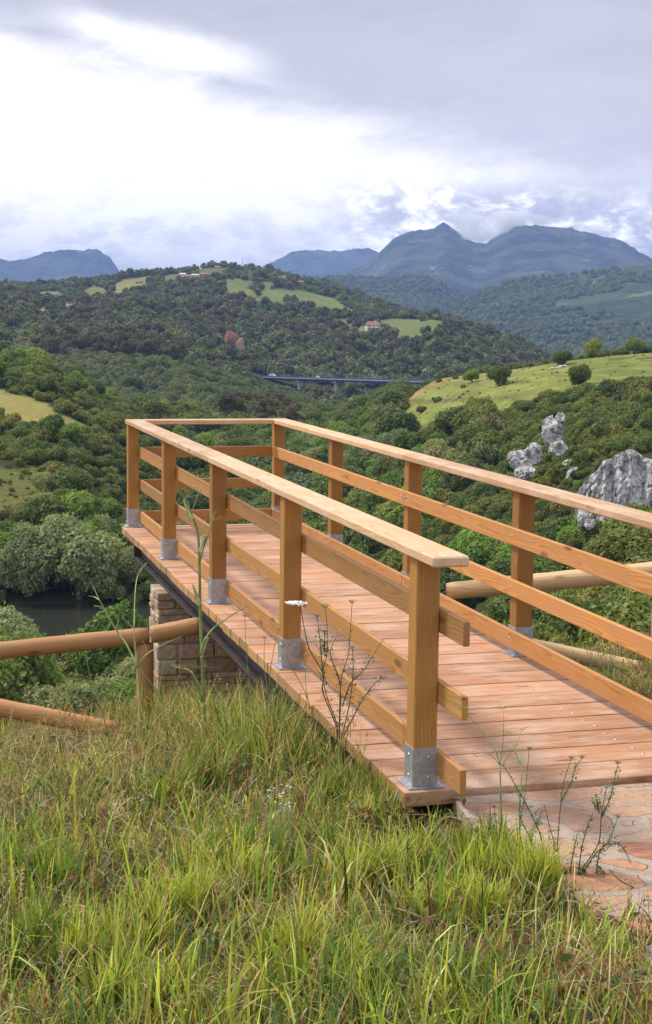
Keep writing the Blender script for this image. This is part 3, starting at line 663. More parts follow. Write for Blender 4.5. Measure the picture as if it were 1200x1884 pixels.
# ------------------------------------------------------------------ stone path
def path():
    mt, t, p, o = newmat('crazy_paving'); g = t.n('ShaderNodeTexCoord').outputs['Object']
    wb = t.noise(g, 3.0, 3, 0.6)[1]; gg = t.vm('ADD', t.vm('MULTIPLY', g, (1, 1.25, 1)), t.vm('SCALE', t.vm('SUBTRACT', wb, (0.5, 0.5, 0.5)), None, 0.22))
    v1 = t.n('ShaderNodeTexVoronoi', feature='DISTANCE_TO_EDGE'); v2 = t.n('ShaderNodeTexVoronoi', feature='F1')
    for v in (v1, v2): v.inputs['Scale'].default_value = 3.4; t.put(v.inputs['Vector'], gg); v.inputs['Randomness'].default_value = 0.95
    fn = t.noise(g, 26, 6, 0.7)[0]; mn = t.noise(g, 6, 4, 0.6)[0]
    rc = t.sep(v2.outputs['Color'])
    stone = t.ramp(rc[0], [(0.0, (0.56, 0.28, 0.15)), (0.28, (0.54, 0.37, 0.26)), (0.42, (0.30, 0.115, 0.090)), (0.58, (0.62, 0.29, 0.14)), (0.78, (0.54, 0.39, 0.29)), (1.0, (0.38, 0.15, 0.10))], 'LINEAR')
    stone = t.mix(t.mr(t.noise(t.vm('MULTIPLY', g, (2, 9, 1)), 1.5, 5, 0.6)[0], 0.45, 0.62, 0, 0.6), stone, (0.70, 0.36, 0.19))
    mort = t.mix(mn, (0.46, 0.35, 0.27), (0.58, 0.46, 0.37))
    wid = t.m('ADD', 0.03, t.m('MULTIPLY', rc[1], 0.09))
    ed = t.mr(t.m('ADD', t.m('SUBTRACT', v1.outputs['Distance'], wid), t.m('MULTIPLY', t.m('SUBTRACT', fn, 0.5), 0.03)), 0.0, 0.018)
    c = t.mix(ed, mort, stone); c = t.mix(1.0, c, t.ramp(fn, [(0.3, (0.80, 0.79, 0.78)), (0.7, (1.12, 1.12, 1.1))]), 'MULTIPLY')
    t.put(p.inputs['Base Color'], c); p.inputs['Roughness'].default_value = 0.85
    bump(t, p, t.m('ADD', t.m('MULTIPLY', ed, 1.0), t.m('ADD', t.m('MULTIPLY', fn, 0.9), t.m('MULTIPLY', rc[2], 0.5))), 1.0, 0.03)
    P = [(0.16, -0.066), (0.10, -0.5), (0.12, -0.95), (0.2, -1.35), (0.30, -1.65), (0.6, -1.95), (1.3, -2.3), (2.4, -2.5), (4.5, -2.6), (4.5, -0.066)]
    bm = bmesh.new(); vs = [bm.verts.new((x, y, -0.030)) for x, y in P]; f = bm.faces.new(vs)
    r = bmesh.ops.extrude_face_region(bm, geom=[f]); bmesh.ops.translate(bm, verts=[q for q in r['geom'] if isinstance(q, bmesh.types.BMVert)], vec=(0, 0, -0.09))
    bmesh.ops.recalc_face_normals(bm, faces=bm.faces); me = bpy.data.meshes.new('path'); bm.to_mesh(me); bm.free(); me.materials.append(mt)
    tag(link('path', me), kind='structure')
path()

# ------------------------------------------------------------------ tree and shrub models (unit radius, standing on z = 0)
def unit(v): return v/(np.linalg.norm(v, axis=-1, keepdims=True)+1e-9)
def quads(P, Nn, size, asp=0.55):
    """one bent leaf clump per point"""
    n = len(P); r = rng.normal(size=(n, 3)); tg = unit(np.cross(Nn, r)); bt = np.cross(Nn, tg); s = np.asarray(size).reshape(-1, 1)
    V = np.stack([P-tg*s, P-bt*s*asp, P+tg*s+Nn*s*0.25, P+bt*s*asp], 1).reshape(-1, 3)
    b = np.arange(n)*4; return V, np.stack([b, b+1, b+2, b+3], 1)
def crown(seed, n, leaf, hz=1.0, base=0.25, lobes=12, shape='round', spread=0.62, lr=(0.30, 0.46)):
    R = np.random.default_rng(seed); C = []; rad = []
    for i in range(lobes):
        for _ in range(50):
            q = R.uniform(-1, 1, 3)
            if shape == 'cone': q[:2] *= (1-(q[2]*0.5+0.5))*0.8+0.05
            if np.linalg.norm(q) < 1: break
        if i == 0: q = np.zeros(3)
        C.append([q[0]*spread, q[1]*spread, base+(hz-base)*(0.5+0.5*q[2]*0.74)]); rad.append(R.uniform(lr[0]*0.6, lr[1]*1.12)*(1.0 if shape != 'cone' else 0.8))
    C = np.array(C); rad = np.array(rad)*min(1.0, 0.6+0.4*hz); k = R.choice(lobes, n*3, p=rad**2/np.sum(rad**2)); d = unit(R.normal(size=(n*3, 3)))
    rr = rad[k]*(1-np.abs(R.normal(size=n*3))*0.20+0.05); sub = fbm(d[:, 0]*3.4+k*7.7, d[:, 1]*3.4+d[:, 2]*2.9, 4); rr = rr*(0.45+1.05*sub)+(R.random(n*3) < 0.10)*R.uniform(0, 0.12, n*3)
    P = C[k]+d*rr[:, None]*np.array([1, 1, 0.92])
    D = np.linalg.norm(P[:, None]-C[None], axis=2)/rad[None]; D[np.arange(len(P)), k] = 9
    ok = (D.min(1) > 0.70) & (P[:, 2] > 0.03) & ((d[:, 2] > -0.75)); P = P[ok][:n]; d = d[ok][:n]; k = k[ok][:n]; sub = sub[ok][:n]
    Nn = unit(d*0.8+R.normal(size=P.shape)*0.55+np.array([0, 0, 0.25]))
    lobe = R.random(lobes)[k]; lc = np.clip(0.34*lobe+0.36*R.random(len(P))+0.5*(sub-0.3)+0.05, 0, 1)  # leaf tone varies by lobe and leaf, paler where the surface bulges
    V, F = quads(P, Nn, leaf*R.uniform(0.55, 1.35, len(P))); return V, F, np.repeat(lc, 4), C, rad
def trunk(seed, hz, C, r0=0.07):
    R = random.Random(seed); mb = MB(); top = np.array([R.uniform(-.05, .05), R.uniform(-.05, .05), hz*0.72])
    p = np.array([[0, 0, -0.25], [0.01, 0, 0.1], top*[0.5, 0.5, 0.55], top]); mb.tube(p, [r0*1.3, r0, r0*0.7, r0*0.25], 7)
    for c in C[1:7]:
        a = np.array([0, 0, hz*R.uniform(0.2, 0.45)]); mid = (a+c)/2+np.array([0, 0, -0.05]); mb.tube(np.array([a, mid, c]), [r0*0.5, r0*0.32, r0*0.12], 5)
    return mb
class Kind: pass
KINDS = {}
def make_kind(key, mat, seed, n, leaf, **kw):
    V, F, lc, C, rad = crown(seed, n, leaf, **kw); K = Kind(); K.hz = kw.get('hz', 1.0); K.key = key
    K.crown = np_mesh(key+'_crown', V, F, {'lc': ('FLOAT', lc)}, [LM[mat]])
    mb = trunk(seed, K.hz, C, 0.07 if K.hz < 1.6 else 0.05); TV = np.concatenate(mb.V); TF = mb.F
    K.trunk = bpy.data.meshes.new(key+'_trunk'); K.trunk.from_pydata(TV.tolist(), [], TF); K.trunk.materials.append(M_BARK)
    T4 = np.array([f for f in TF if len(f) == 4]); K.full = np_mesh(key, np.r_[V, TV], [F, T4+len(V)], {'lc': ('FLOAT', np.r_[lc, np.zeros(len(TV))])}, [LM[mat], M_BARK], np.r_[np.zeros(len(F)), np.ones(len(T4))])
    KINDS.setdefault(key.split('-')[0], []).append(K); return K
for i in range(4): make_kind('oak', 'oak', 10+i, 6500, 0.060, hz=1.35, lobes=15)
for i in range(2): make_kind('bright', 'bright', 20+i, 6500, 0.055, hz=1.35, lobes=14)
for i in range(3): make_kind('willow', 'willow', 30+i, 9000, 0.044, hz=1.45, lobes=20, lr=(0.22, 0.38), base=0.1)
for i in range(4): make_kind('bush', 'bush', 40+i, 3200, 0.080, hz=0.85, base=0.0, lobes=10)
for i in range(3): make_kind('scrub', 'oak', 50+i, 3200, 0.080, hz=0.85, base=0.0, lobes=10)
for i in range(3): make_kind('euc', 'brown', 60+i, 4200, 0.075, hz=3.3, base=0.7, lobes=20, lr=(0.28, 0.46), spread=0.6)
for i in range(3): make_kind('grey', 'grey', 70+i, 4000, 0.072, hz=1.25, lobes=13)
make_kind('poplar', 'grey', 80, 3000, 0.09, hz=3.0, base=0.2, lobes=18, shape='cone')
for i in range(2): make_kind('farbrown', 'brown', 90+i, 420, 0.20, hz=1.9, base=0.3, lobes=6)
for i in range(3): make_kind('fardark', 'oak', 95+i, 420, 0.20, hz=1.25, lobes=6, base=0.1)
for i in range(2): make_kind('fargrey', 'grey', 100+i, 420, 0.20, hz=1.25, lobes=6, base=0.1)

def gn_scatter(name, label, cat, pts, rot, scl, idx, srcs):
    """many plants as one uncountable mass: an object of points with a geometry node instancer"""
    me = bpy.data.meshes.new(name); me.vertices.add(len(pts)); me.vertices.foreach_set('co', np.asarray(pts, np.float32).ravel())
    for k, ty, a in (('rz', 'FLOAT', rot), ('ix', 'FLOAT', idx)):
        x = me.attributes.new(k, ty, 'POINT'); x.data.foreach_set('value', np.asarray(a, np.float32))
    x = me.attributes.new('sc', 'FLOAT_VECTOR', 'POINT'); x.data.foreach_set('vector', np.asarray(scl, np.float32).ravel())
    ob = link(name, me); tag(ob, label, cat, kind='stuff')
    ng = bpy.data.node_groups.new(name, 'GeometryNodeTree'); ng.interface.new_socket('Geometry', in_out='INPUT', socket_type='NodeSocketGeometry'); ng.interface.new_socket('Geometry', in_out='OUTPUT', socket_type='NodeSocketGeometry')
    N = ng.nodes; L = ng.links; gi = N.new('NodeGroupInput'); go = N.new('NodeGroupOutput'); jn = N.new('GeometryNodeJoinGeometry')
    def na(nm, ty):
        a = N.new('GeometryNodeInputNamedAttribute'); a.data_type = ty; a.inputs[0].default_value = nm; return [o for o in a.outputs if o.enabled][0]
    rz = na('rz', 'FLOAT'); ix = na('ix', 'FLOAT'); sc = na('sc', 'FLOAT_VECTOR'); cx = N.new('ShaderNodeCombineXYZ'); L.new(rz, cx.inputs[2])
    for k, src in enumerate(srcs):
        oi = N.new('GeometryNodeObjectInfo'); oi.transform_space = 'ORIGINAL'; oi.inputs[0].default_value = src; oi.inputs['As Instance'].default_value = True
        cp = N.new('FunctionNodeCompare'); cp.data_type = 'FLOAT'; cp.operation = 'EQUAL'; L.new(ix, cp.inputs[0]); cp.inputs[1].default_value = float(k); cp.inputs['Epsilon'].default_value = 0.1
        ip = N.new('GeometryNodeInstanceOnPoints'); L.new(gi.outputs[0], ip.inputs['Points']); L.new(cp.outputs[0], ip.inputs['Selection']); L.new(oi.outputs['Geometry'], ip.inputs['Instance'])
        L.new(cx.outputs[0], ip.inputs['Rotation']); L.new(sc, ip.inputs['Scale']); L.new(ip.outputs[0], jn.inputs[0])
    L.new(jn.outputs[0], go.inputs[0]); md = ob.modifiers.new('scatter', 'NODES'); md.node_group = ng; return ob

# ------------------------------------------------------------------ where the trees and shrubs of the valley stand
def candidates():
    out = []      # x, y, r, kindname
    def field_pts(u0, u1, d0, d1, cell):
        a0, a1 = math.atan((u0-600)/FPX), math.atan((u1-600)/FPX); A = (a1-a0)*(d1*d1-d0*d0)/2; n = int(A/cell)
        d = np.sqrt(rng.uniform(d0*d0, d1*d1, n)); a = rng.uniform(a0, a1, n); return CAM[0]+d*np.sin(_y+a), CAM[1]+d*np.cos(_y+a), 600+FPX*np.tan(a), d
    return field_pts
field_pts = candidates()
PL = []   # (x,y,d,u,r,kind)
def fill(u0, u1, d0, d1, cell, rmin, rmax, kinds, keep=None, anyg=False):
    x, y, u, d = field_pts(u0, u1, d0, d1, cell)
    k = ~open_ground(x, y) | anyg
    if keep is not None: k &= keep(x, y, u, d)
    x, y, u, d = x[k], y[k], u[k], d[k]; names = list(kinds); w = np.array([kinds[q] for q in names], float); w /= w.sum()
    reg = fbm(x*0.02+5, y*0.02+9, 2); kk = rng.choice(len(names), len(x), p=w)
    for i in range(len(x)): PL.append([x[i], y[i], d[i], u[i], (rmin+(rmax-rmin)*rng.random()**1.6)*(0.65+0.65*rng.random()), names[kk[i]]])
notriver = lambda x, y, u, d: ~((d > 194) & (d < 248) & (u < 330))
# slope falling from the viewpoint
fill(-700, 1900, 40, 100, 4.5, 1.0, 1.9, {'bush': 3, 'scrub': 2})
fill(-700, 420, 100, 192, 7, 1.6, 2.8, {'bush': 3, 'scrub': 2, 'oak': 1})
fill(-700, 300, 150, 194, 40, 3.0, 5.0, {'willow': 1.5, 'bright': 1.2, 'oak': 1})
fill(420, 1900, 100, 244, 6, 1.5, 2.7, {'bush': 3, 'scrub': 3, 'oak': 1}, lambda x, y, u, d: ~((u > 1070) & (d > 223)))
fill(1040, 1500, 217, 229, 9, 0.9, 1.9, {'bush': 3, 'scrub': 2})
fill(1070, 1600, 238.5, 246, 7, 1.0, 2.2, {'bush': 3, 'scrub': 3})
fill(420, 1000, 150, 240, 55, 2.8, 4.2, {'oak': 3, 'bright': .5, 'willow': 0.3})
# far bank of the river, left
fill(-700, 330, 247, 280, 7, 1.5, 3.4, {'willow': 1, 'bush': 2, 'scrub': 2})
fill(-700, 330, 249, 268, 30, 3.6, 6.6, {'willow': 3.2, 'oak': 0.6, 'bright': 0.5})
fill(-700, 420, 262, 300, 26, 2.8, 4.4, {'oak': 3, 'willow': 0.6, 'bright': 0.5})
fill(-700, 420, 285, 460, 6.5, 1.5, 2.7, {'bush': 4, 'scrub': 3, 'oak': 0.7})
fill(760, 1300, 392, 505, 34, 0.22, 0.55, {'bush': 2, 'scrub': 1}, None, True)
fill(-700, 95, 262, 345, 7, 0.35, 0.95, {'bush': 1}, None, True)
fill(-700, 250, 420, 560, 9, 1.8, 3.0, {'bush': 3, 'scrub': 2, 'oak': 1, 'bright': .4})
fill(-700, 150, 470, 560, 90, 3.2, 4.6, {'bright': 1.2, 'oak': 1.5})
# wooded gorge in the middle
fill(330, 900, 225, 480, 19, 3.0, 5.2, {'oak': 5, 'bright': 0.9, 'bush': 1.0, 'grey': 1.4, 'willow': 0.4}, lambda x, y, u, d: ~((u > 780) & (d < 300)) & ~((u > 735) & (d > 375)))
fill(330, 780, 240, 470, 330, 4.4, 6.6, {'oak': 2, 'bright': 1, 'grey': 1.2, 'willow': 0.5}, lambda x, y, u, d: ~((u > 700) & (d > 340)))
fill(-300, 240, 290, 420, 420, 3.0, 4.6, {'oak': 2, 'bright': 1.2, 'willow': 0.4})
fill(900, 1500, 150, 225, 300, 3.0, 4.4, {'oak': 2, 'bright': 1})
fill(250, 760, 480, 680, 24, 3.2, 5.2, {'oak': 3, 'grey': 2, 'bright': 0.5})
fill(400, 545, 560, 700, 34, 2.6, 3.6, {'euc': 4})
# slope round and above the white cliff
fill(780, 1900, 243, 335, 5.2, 1.4, 2.7, {'bush': 4, 'scrub': 3, 'oak': 0.7}, lambda x, y, u, d: ~((u > 1070) & (d < 247)))
fill(740, 1900, 335, 420, 6.5, 1.3, 2.5, {'bush': 3, 'scrub': 3, 'oak': 0.5}, lambda x, y, u, d: ~((u > 735) & (u < 925) & (d > 368)))
fill(1105, 1400, 512, 526, 16, 1.8, 2.8, {'scrub': 3, 'bush': 1}, None, True)
fill(1060, 1100, 485, 497, 12, 1.6, 2.6, {'scrub': 3, 'bush': 1}, None, True)
fill(930, 1000, 505, 516, 12, 1.3, 2.2, {'scrub': 3, 'bush': 1}, None, True)
fill(745, 900, 540, 556, 30, 1.2, 2.2, {'scrub': 2, 'bush': 1}, None, True)
fill(560, 1900, 560, 760, 36, 3.0, 5.0, {'oak': 3, 'grey': 2, 'bush': 1})
# mid distance woods
fill(-700, 640, 680, 1000, 30, 3.8, 5.6, {'grey': 5, 'oak': 1.2})
fill(60, 330, 985, 1090, 40, 3.4, 4.6, {'euc': 5}, lambda x, y, u, d: rng.random(len(u)) < 0.8)
fill(640, 1900, 760, 1000, 45, 3.8, 5.6, {'grey': 2, 'oak': 2})
fill(-700, 2000, 1000, 1300, 50, 4.0, 6.0, {'fardark': 2, 'fargrey': 2.4, 'farbrown': 0.9})
fill(-700, 2000, 1300, 1900, 62, 4.0, 6.2, {'fardark': 3, 'farbrown': 2.6, 'fargrey': 0.8})
fill(-700, 2000, 1900, 2900, 105, 4.0, 6.4, {'fardark': 4, 'farbrown': 1.5, 'fargrey': 1})
# single plants the photograph shows by themselves: column, row of the foot, distance, radius, kind, label
NAMED = [
 (1012, 912, 249, 3.4, 'bush', 'big olive shrub mass between the two limestone outcrops'),
 (985, 880, 252, 1.6, 'bush', 'small olive shrub at the right foot of the rounded outcrop'),
 (948, 885, 253, 1.9, 'scrub', 'dark shrub at the left foot of the rounded outcrop'),
 (1046, 868, 256, 3.0, 'bush', 'rounded olive shrub right of the tall white spur'),
 (1122, 935, 226, 1.7, 'scrub', 'dark shrub growing against the left part of the white cliff'),
 (898, 668, 545, 3.0, 'scrub', 'dark bush on the left end of the field skyline'),
 (835, 690, 500, 1.2, 'scrub', 'tiny bush near the top left corner of the field'),
 (850, 715, 455, 1.2, 'scrub', 'tiny low bush in the middle of the green field'),
 (805, 690, 505, 1.5, 'scrub', 'tiny round bush at the left crest of the field'),
 (130, 948, 276, 5.6, 'bright', 'round bright green tree below the bracken patch left of the footbridge'),
 (140, 1120, 249, 8.6, 'willow', 'broad grey green willow on the far river bank'),
 (45, 1118, 250, 7.0, 'willow', 'pale willow at the left edge above the river'),
 (212, 1190, 186, 6.2, 'bright', 'light green tree above the log rail right of the river'),
 (-12, 1150, 200, 6.0, 'willow', 'grey green willow cut by the left edge just above the river'),
 (225, 1060, 262, 6.4, 'oak', 'dark tree on the river bank just left of the stone pier'),
 (90, 1000, 272, 5.6, 'oak', 'dark tree between the two big willows on the river bank'),
 (915, 702, 432, 3.4, 'oak', 'dark round tree standing alone in the green field'),
 (865, 692, 470, 3.0, 'bright', 'light green tree at the top edge of the green field'),
 (1060, 716, 376, 3.4, 'oak', 'small thin crowned tree at the lower edge of the green field'),
 (1028, 664, 470, 3.4, 'oak', 'small tree on the skyline beside the field rocks'),
 (1087, 655, 490, 3.6, 'bright', 'yellow green tree on the skyline behind the field'),
 (1160, 640, 510, 4.0, 'oak', 'taller tree rising from the hedge at the right end of the field'),
 (775, 731, 437, 2.2, 'scrub', 'left one of two small bushes in the lower field'),
 (799, 732, 437, 2.0, 'scrub', 'right one of two small bushes in the lower field'),
 (773, 590, 1560, 7.0, 'fardark', 'dark tree at the top of the bright meadow beside the white house'),
 (797, 588, 1580, 5.0, 'fardark', 'smaller tree right of the dark meadow tree'),
 (145, 692, 640, 6.5, 'grey', 'single rounded holm oak at the end of the near left slope'),
 (341, 775, 540, 3.2, 'poplar', 'left one of two narrow trees behind the end of the footbridge'),
 (381, 776, 540, 2.8, 'poplar', 'right one of two narrow trees behind the end of the footbridge'),
 (221, 508, 2380, 9, 'fardark', 'tree standing alone on the left ridge line'),
 (658, 735, 700, 6.0, 'oak', 'dark tree in front of the motorway bridge'),
]
def horizon_table():
    """for every column, the highest ground row met up to each distance"""
    u, v = proj(np.stack([GXx, GYy, GZz], -1).reshape(-1, 3)); V = v.reshape(GDD.shape); return np.minimum.accumulate(V, 0)
HOR = horizon_table()
def place_trees():
    B = []      # every plant: x y z d u r kind variant idx
    for x, y, d, u, r, k in PL: B.append((x, y, d, u, r, k, None))
    for (u, v, d, r, k, lab) in NAMED:
        x, y = hxy(u, d); B.append((float(x), float(y), d, u, r, k, lab))
    xs = np.array([b[0] for b in B]); ys = np.array([b[1] for b in B]); zs = T(xs, ys); ds = np.array([b[2] for b in B])
    nm = [(b[0], b[1], b[4]) for b in B if b[6]]
    drop = np.zeros(len(B), bool)
    for i, b in enumerate(B):
        if b[6] is None and b[2] < 800:
            for (nx, ny, nr) in nm:
                if (b[0]-nx)**2+(b[1]-ny)**2 < (nr*0.5)**2: drop[i] = True; break
    for hu, hd, hw in ((681, 1490, 14), (515, 2180, 15), (547, 2190, 17), (343, 2150, 14), (357, 2160, 14), (373, 2150, 14), (255, 2200, 14), (334, 2220, 12), (213, 1500, 7), (242, 1510, 8), (279, 1510, 8), (425, 1290, 10), (443, 1270, 7), (428, 1190, 10), (457, 1990, 6)):
        hx_, hy_ = hxy(hu, hd); fx_, fy_ = (CAM[0]-hx_)/hd, (CAM[1]-hy_)/hd; al = (xs-hx_)*fx_+(ys-hy_)*fy_; la = np.abs((xs-hx_)*fy_-(ys-hy_)*fx_)
        drop |= (la < hw*0.62+2) & (al > -6) & (al < np.where(hu == 681, 60, 34)) & np.array([b[6] is None for b in B])
    tu, tv = proj(np.stack([xs, ys, zs+np.array([b[4]*KINDS[b[5]][0].hz for b in B])], 1)); nn_ = np.array([b[6] is None for b in B])
    drop |= nn_ & (ds > 560) & (ds < 1175) & (tu > 470) & (tu < 752) & (tv < 707) & (np.abs(tu-655) > 14)
    drop |= nn_ & (ds > 560) & (ds < 1175) & ((np.abs(tu-553) < 14) | (np.abs(tu-622) < 14)) & (tv < 722)
    var = rng.integers(0, 1000, len(B)); q = 4; W_, H_ = 300, 471
    buf = np.zeros((H_, W_), bool); vv, uu = np.mgrid[0:H_, 0:W_]; vv = vv*q+2; uu = uu*q+2
    buf |= inpoly(uu, vv, [(228, 968), (500, 955), (1200, 1330), (1200, 1884), (0, 1884), (0, 1320), (330, 1280), (430, 1260)])
    rows = []
    hj = np.rint(np.interp([b[3] for b in B], GU, np.arange(len(GU)))).astype(int); hi = np.rint(np.interp(np.log(ds), LD, np.arange(len(LD)))).astype(int)
    vis = np.zeros(len(B))
    for i in np.argsort(ds):
        b = B[i]
        if drop[i] or b[3] < -60 or b[3] > 1260 or ds[i] > 1500: continue
        K = KINDS[b[5]][0]; u, v = proj((b[0], b[1], zs[i]+b[4]*K.hz*0.55)); rx = b[4]*0.9*FPX/ds[i]; ry = b[4]*K.hz*0.55*FPX/ds[i]; hv = HOR[max(hi[i]-1, 0), hj[i]]
        x0, x1 = max(int((u-rx)/q), 0), min(int((u+rx)/q)+1, W_); y0, y1 = max(int((v-ry)/q), 0), min(int((v+ry)/q)+1, H_)
        if x0 >= x1 or y0 >= y1 or v-ry > hv: continue
        U = uu[y0:y1, x0:x1]; V = vv[y0:y1, x0:x1]; mk = (((U-u)/rx)**2+((V-v)/ry)**2 < 1) & (V < hv+2); sb = buf[y0:y1, x0:x1]; vis[i] = (mk & ~sb).sum(); sb |= mk
    order = np.argsort(-vis); TREES = ('oak', 'bright', 'willow', 'euc', 'grey', 'poplar', 'fardark', 'farbrown', 'fargrey')
    solo = set(i for i, b in enumerate(B) if b[6]); nt = ns = 0
    for i in order:
        if vis[i] < 3 or i in solo: continue
        if B[i][5] in TREES:
            if nt < 225: solo.add(i); nt += 1
        elif ns < 285: solo.add(i); ns += 1
    DESC = dict(oak='dark leafy tree', bright='fresh green tree', willow='pale willow', bush='olive shrub', scrub='dark shrub', euc='brownish tree', grey='grey rounded tree', poplar='narrow tree', fardark='dark tree', farbrown='brownish tree', fargrey='grey green tree')
    def region(u, d):
        if u < 430 and d < 200: return 'on steep bank below log rail'
        if u < 380 and d < 275: return 'on the far river bank'
        if u < 380 and d < 300: return 'below the bracken patch'
        if u < 330 and d < 345: return 'beside the bracken patch'
        if u < 330 and d < 430: return 'below the yellow meadow'
        if u < 330 and d < 570: return 'topping near left hill'
        if d < 225: return 'in right hand gully'
        if u >= 780 and d < 270: return 'just above the white cliff'
        if u >= 780 and d < 335: return 'between cliff and field'
        if u >= 740 and d < 430: return 'along lower field edge'
        if u < 760 and d < 330: return 'low in the gorge'
        if u < 760 and d < 490: return 'in gorge below the field'
        if d < 720 and u < 760: return 'in wood behind far railing'
        if d < 800: return 'behind the field crest'
        if d < 1100: return 'below the motorway bridge'
        return 'on the large middle hill'
    def colph(u):
        for a, w in ((60, ', at left edge'), (140, ', left part'), (232, ', left of railing'), (320, ', by far left post'), (410, ''), (503, ', left of corner post'), (610, ', right of corner post'), (750, ', before third post'), (850, ', past third post'), (950, ', left of nearest post'), (1080, ', right of nearest post'), (9999, ', at right edge')):
            if u < a: return w
    RM = {k: float(np.mean([b[4] for b in B if b[5] == k] or [1])) for k in KINDS}
    src = {}; cnt = {}
    used = sorted(solo, key=lambda i: -vis[i]); big = set(used[:70]) | {i for i in used if B[i][6] and ds[i] < 500}
    # one whole-mesh plant per model also serves the instancer of the mass planting
    protoneed = {(k, j) for k in KINDS for j in range(len(KINDS[k]))}
    for i in list(used):
        b = B[i]
        if i not in big: j = var[i] % len(KINDS[b[5]]); protoneed.discard((b[5], j))
    for key in list(protoneed):
        c = [i for i in range(len(B)) if B[i][5] == key[0] and not drop[i] and i not in solo]
        if not c: c = [i for i in used if B[i][5] == key[0]]
        c.sort(key=lambda i: -vis[i]); c = [i for i in c if vis[i] > 0] or [i for i in c if 0 < B[i][3] < 1200] or c
        i = c[0]; var[i] = key[1]; big.discard(i)
        if i not in solo: solo.add(i); used.append(i)
    LAB = {}; fam = {}; GRP = {}
    for i in used:
        b = B[i]
        if not b[6]: fam.setdefault((DESC[b[5]], region(b[3], b[2]), colph(b[3])), []).append(i)
    ORD = 'first second third fourth fifth sixth seventh eighth ninth tenth eleventh twelfth thirteenth fourteenth fifteenth sixteenth seventeenth eighteenth nineteenth twentieth'.split()
    for (de, re_, co), ids in fam.items():
        ids.sort(key=lambda i: B[i][3]); n = len(ids)
        for k, i in enumerate(ids):
            LAB[i] = '%s %s%s' % (de, re_, co) if n == 1 else '%s %s from %s, %s%s' % (ORD[min(k, n-1-k)] if min(k, n-1-k) else 'outermost', de, 'left' if k <= n-1-k else 'right', re_, co)
            GRP[i] = '%ss %s' % (de, re_)
    for i in used:
        b = B[i]; K = KINDS[b[5]][var[i] % len(KINDS[b[5]])]; r = b[4]; lab = b[6] or LAB[i]
        shrub = b[5] in ('bush', 'scrub'); name = 'shrub' if shrub else 'tree'; cat = 'shrub' if shrub else 'tree'
        loc = (b[0], b[1], zs[i]-0.15); rz = rng.uniform(0, 6.28); sc = (r, r, r*rng.uniform(0.88, 1.12))
        grp = GRP.get(i)
        if i in big:
            o = empty(name, loc, lab, cat, grp); link('crown', K.crown, o); link('trunk', K.trunk, o)
        else:
            o = link(name, K.full, None, loc); tag(o, lab, cat, grp); src.setdefault(K.full.name, o)
        o.rotation_euler = (0, 0, rz); o.scale = sc
    for gname, glab, gcat, sel in (
        ('undergrowth', 'continuous olive and dark green scrub covering the near valley slopes', 'scrub', lambda b: b[2] < 680 and b[5] in ('bush', 'scrub')),
        ('woodland', 'continuous leafy woodland filling the river gorge and side valleys', 'woodland', lambda b: b[2] < 1000 and b[5] not in ('bush', 'scrub')),
        ('far_woodland', 'distant dark and brownish woods covering the large middle hill', 'woodland', lambda b: b[2] >= 1000 and b[5] not in ('bush', 'scrub'))):
        ids = [i for i, b in enumerate(B) if i not in solo and not drop[i] and sel(b)]
        keys = sorted({(B[i][5], var[i] % len(KINDS[B[i][5]])) for i in ids}); kx = {k: n for n, k in enumerate(keys)}
        pts = np.array([(B[i][0], B[i][1], zs[i]-0.15) for i in ids]); r = np.array([B[i][4] for i in ids])
        sc = np.stack([r, r, r*rng.uniform(0.85, 1.15, len(r))], 1)
        gn_scatter(gname, glab, gcat, pts, rng.uniform(0, 6.28, len(ids)), sc, [kx[(B[i][5], var[i] % len(KINDS[B[i][5]]))] for i in ids], [src[KINDS[k][j].full.name] for k, j in keys])
    print('plants', len(B), 'single', len(solo))
place_trees()

# woods on the far hills behind
def hill_woods():
    X, Y, Z = far['right']; X2_, Y2_, Z2_ = far['low']; pts = []
    for (x, y, z, n) in ((X, Y, Z, 17000), (X2_, Y2_, Z2_, 9000)):
        i = rng.integers(0, 109, n*3); j = rng.integers(0, x.shape[1]-1, n*3); f = rng.random((2, n*3))
        g = lambda a: a[i, j]*(1-f[0])*(1-f[1])+a[i+1, j]*f[0]*(1-f[1])+a[i, j+1]*(1-f[0])*f[1]+a[i+1, j+1]*f[0]*f[1]
        px, py, pz = g(x), g(y), g(z); nn = fbm(px*0.0035, py*0.0035, 4); k = np.where(nn > 0.36)[0][:n]; pts.append(np.stack([px[k], py[k], pz[k]-1], 1))
    P = np.concatenate(pts); ks = [('fardark', 0), ('fardark', 1), ('fargrey', 0)]; r = rng.uniform(5, 12, len(P))
    sr = [next(o for o in bpy.data.objects if o.data == KINDS[a][b].full) for a, b in ks]
    gn_scatter('hill_woodland', 'hazy dark woods dotted over the blue green hills below the big mountain', 'woodland', P, rng.uniform(0, 6, len(P)), np.stack([r, r, r*0.9], 1), rng.integers(0, 3, len(P)), sr)
hill_woods()

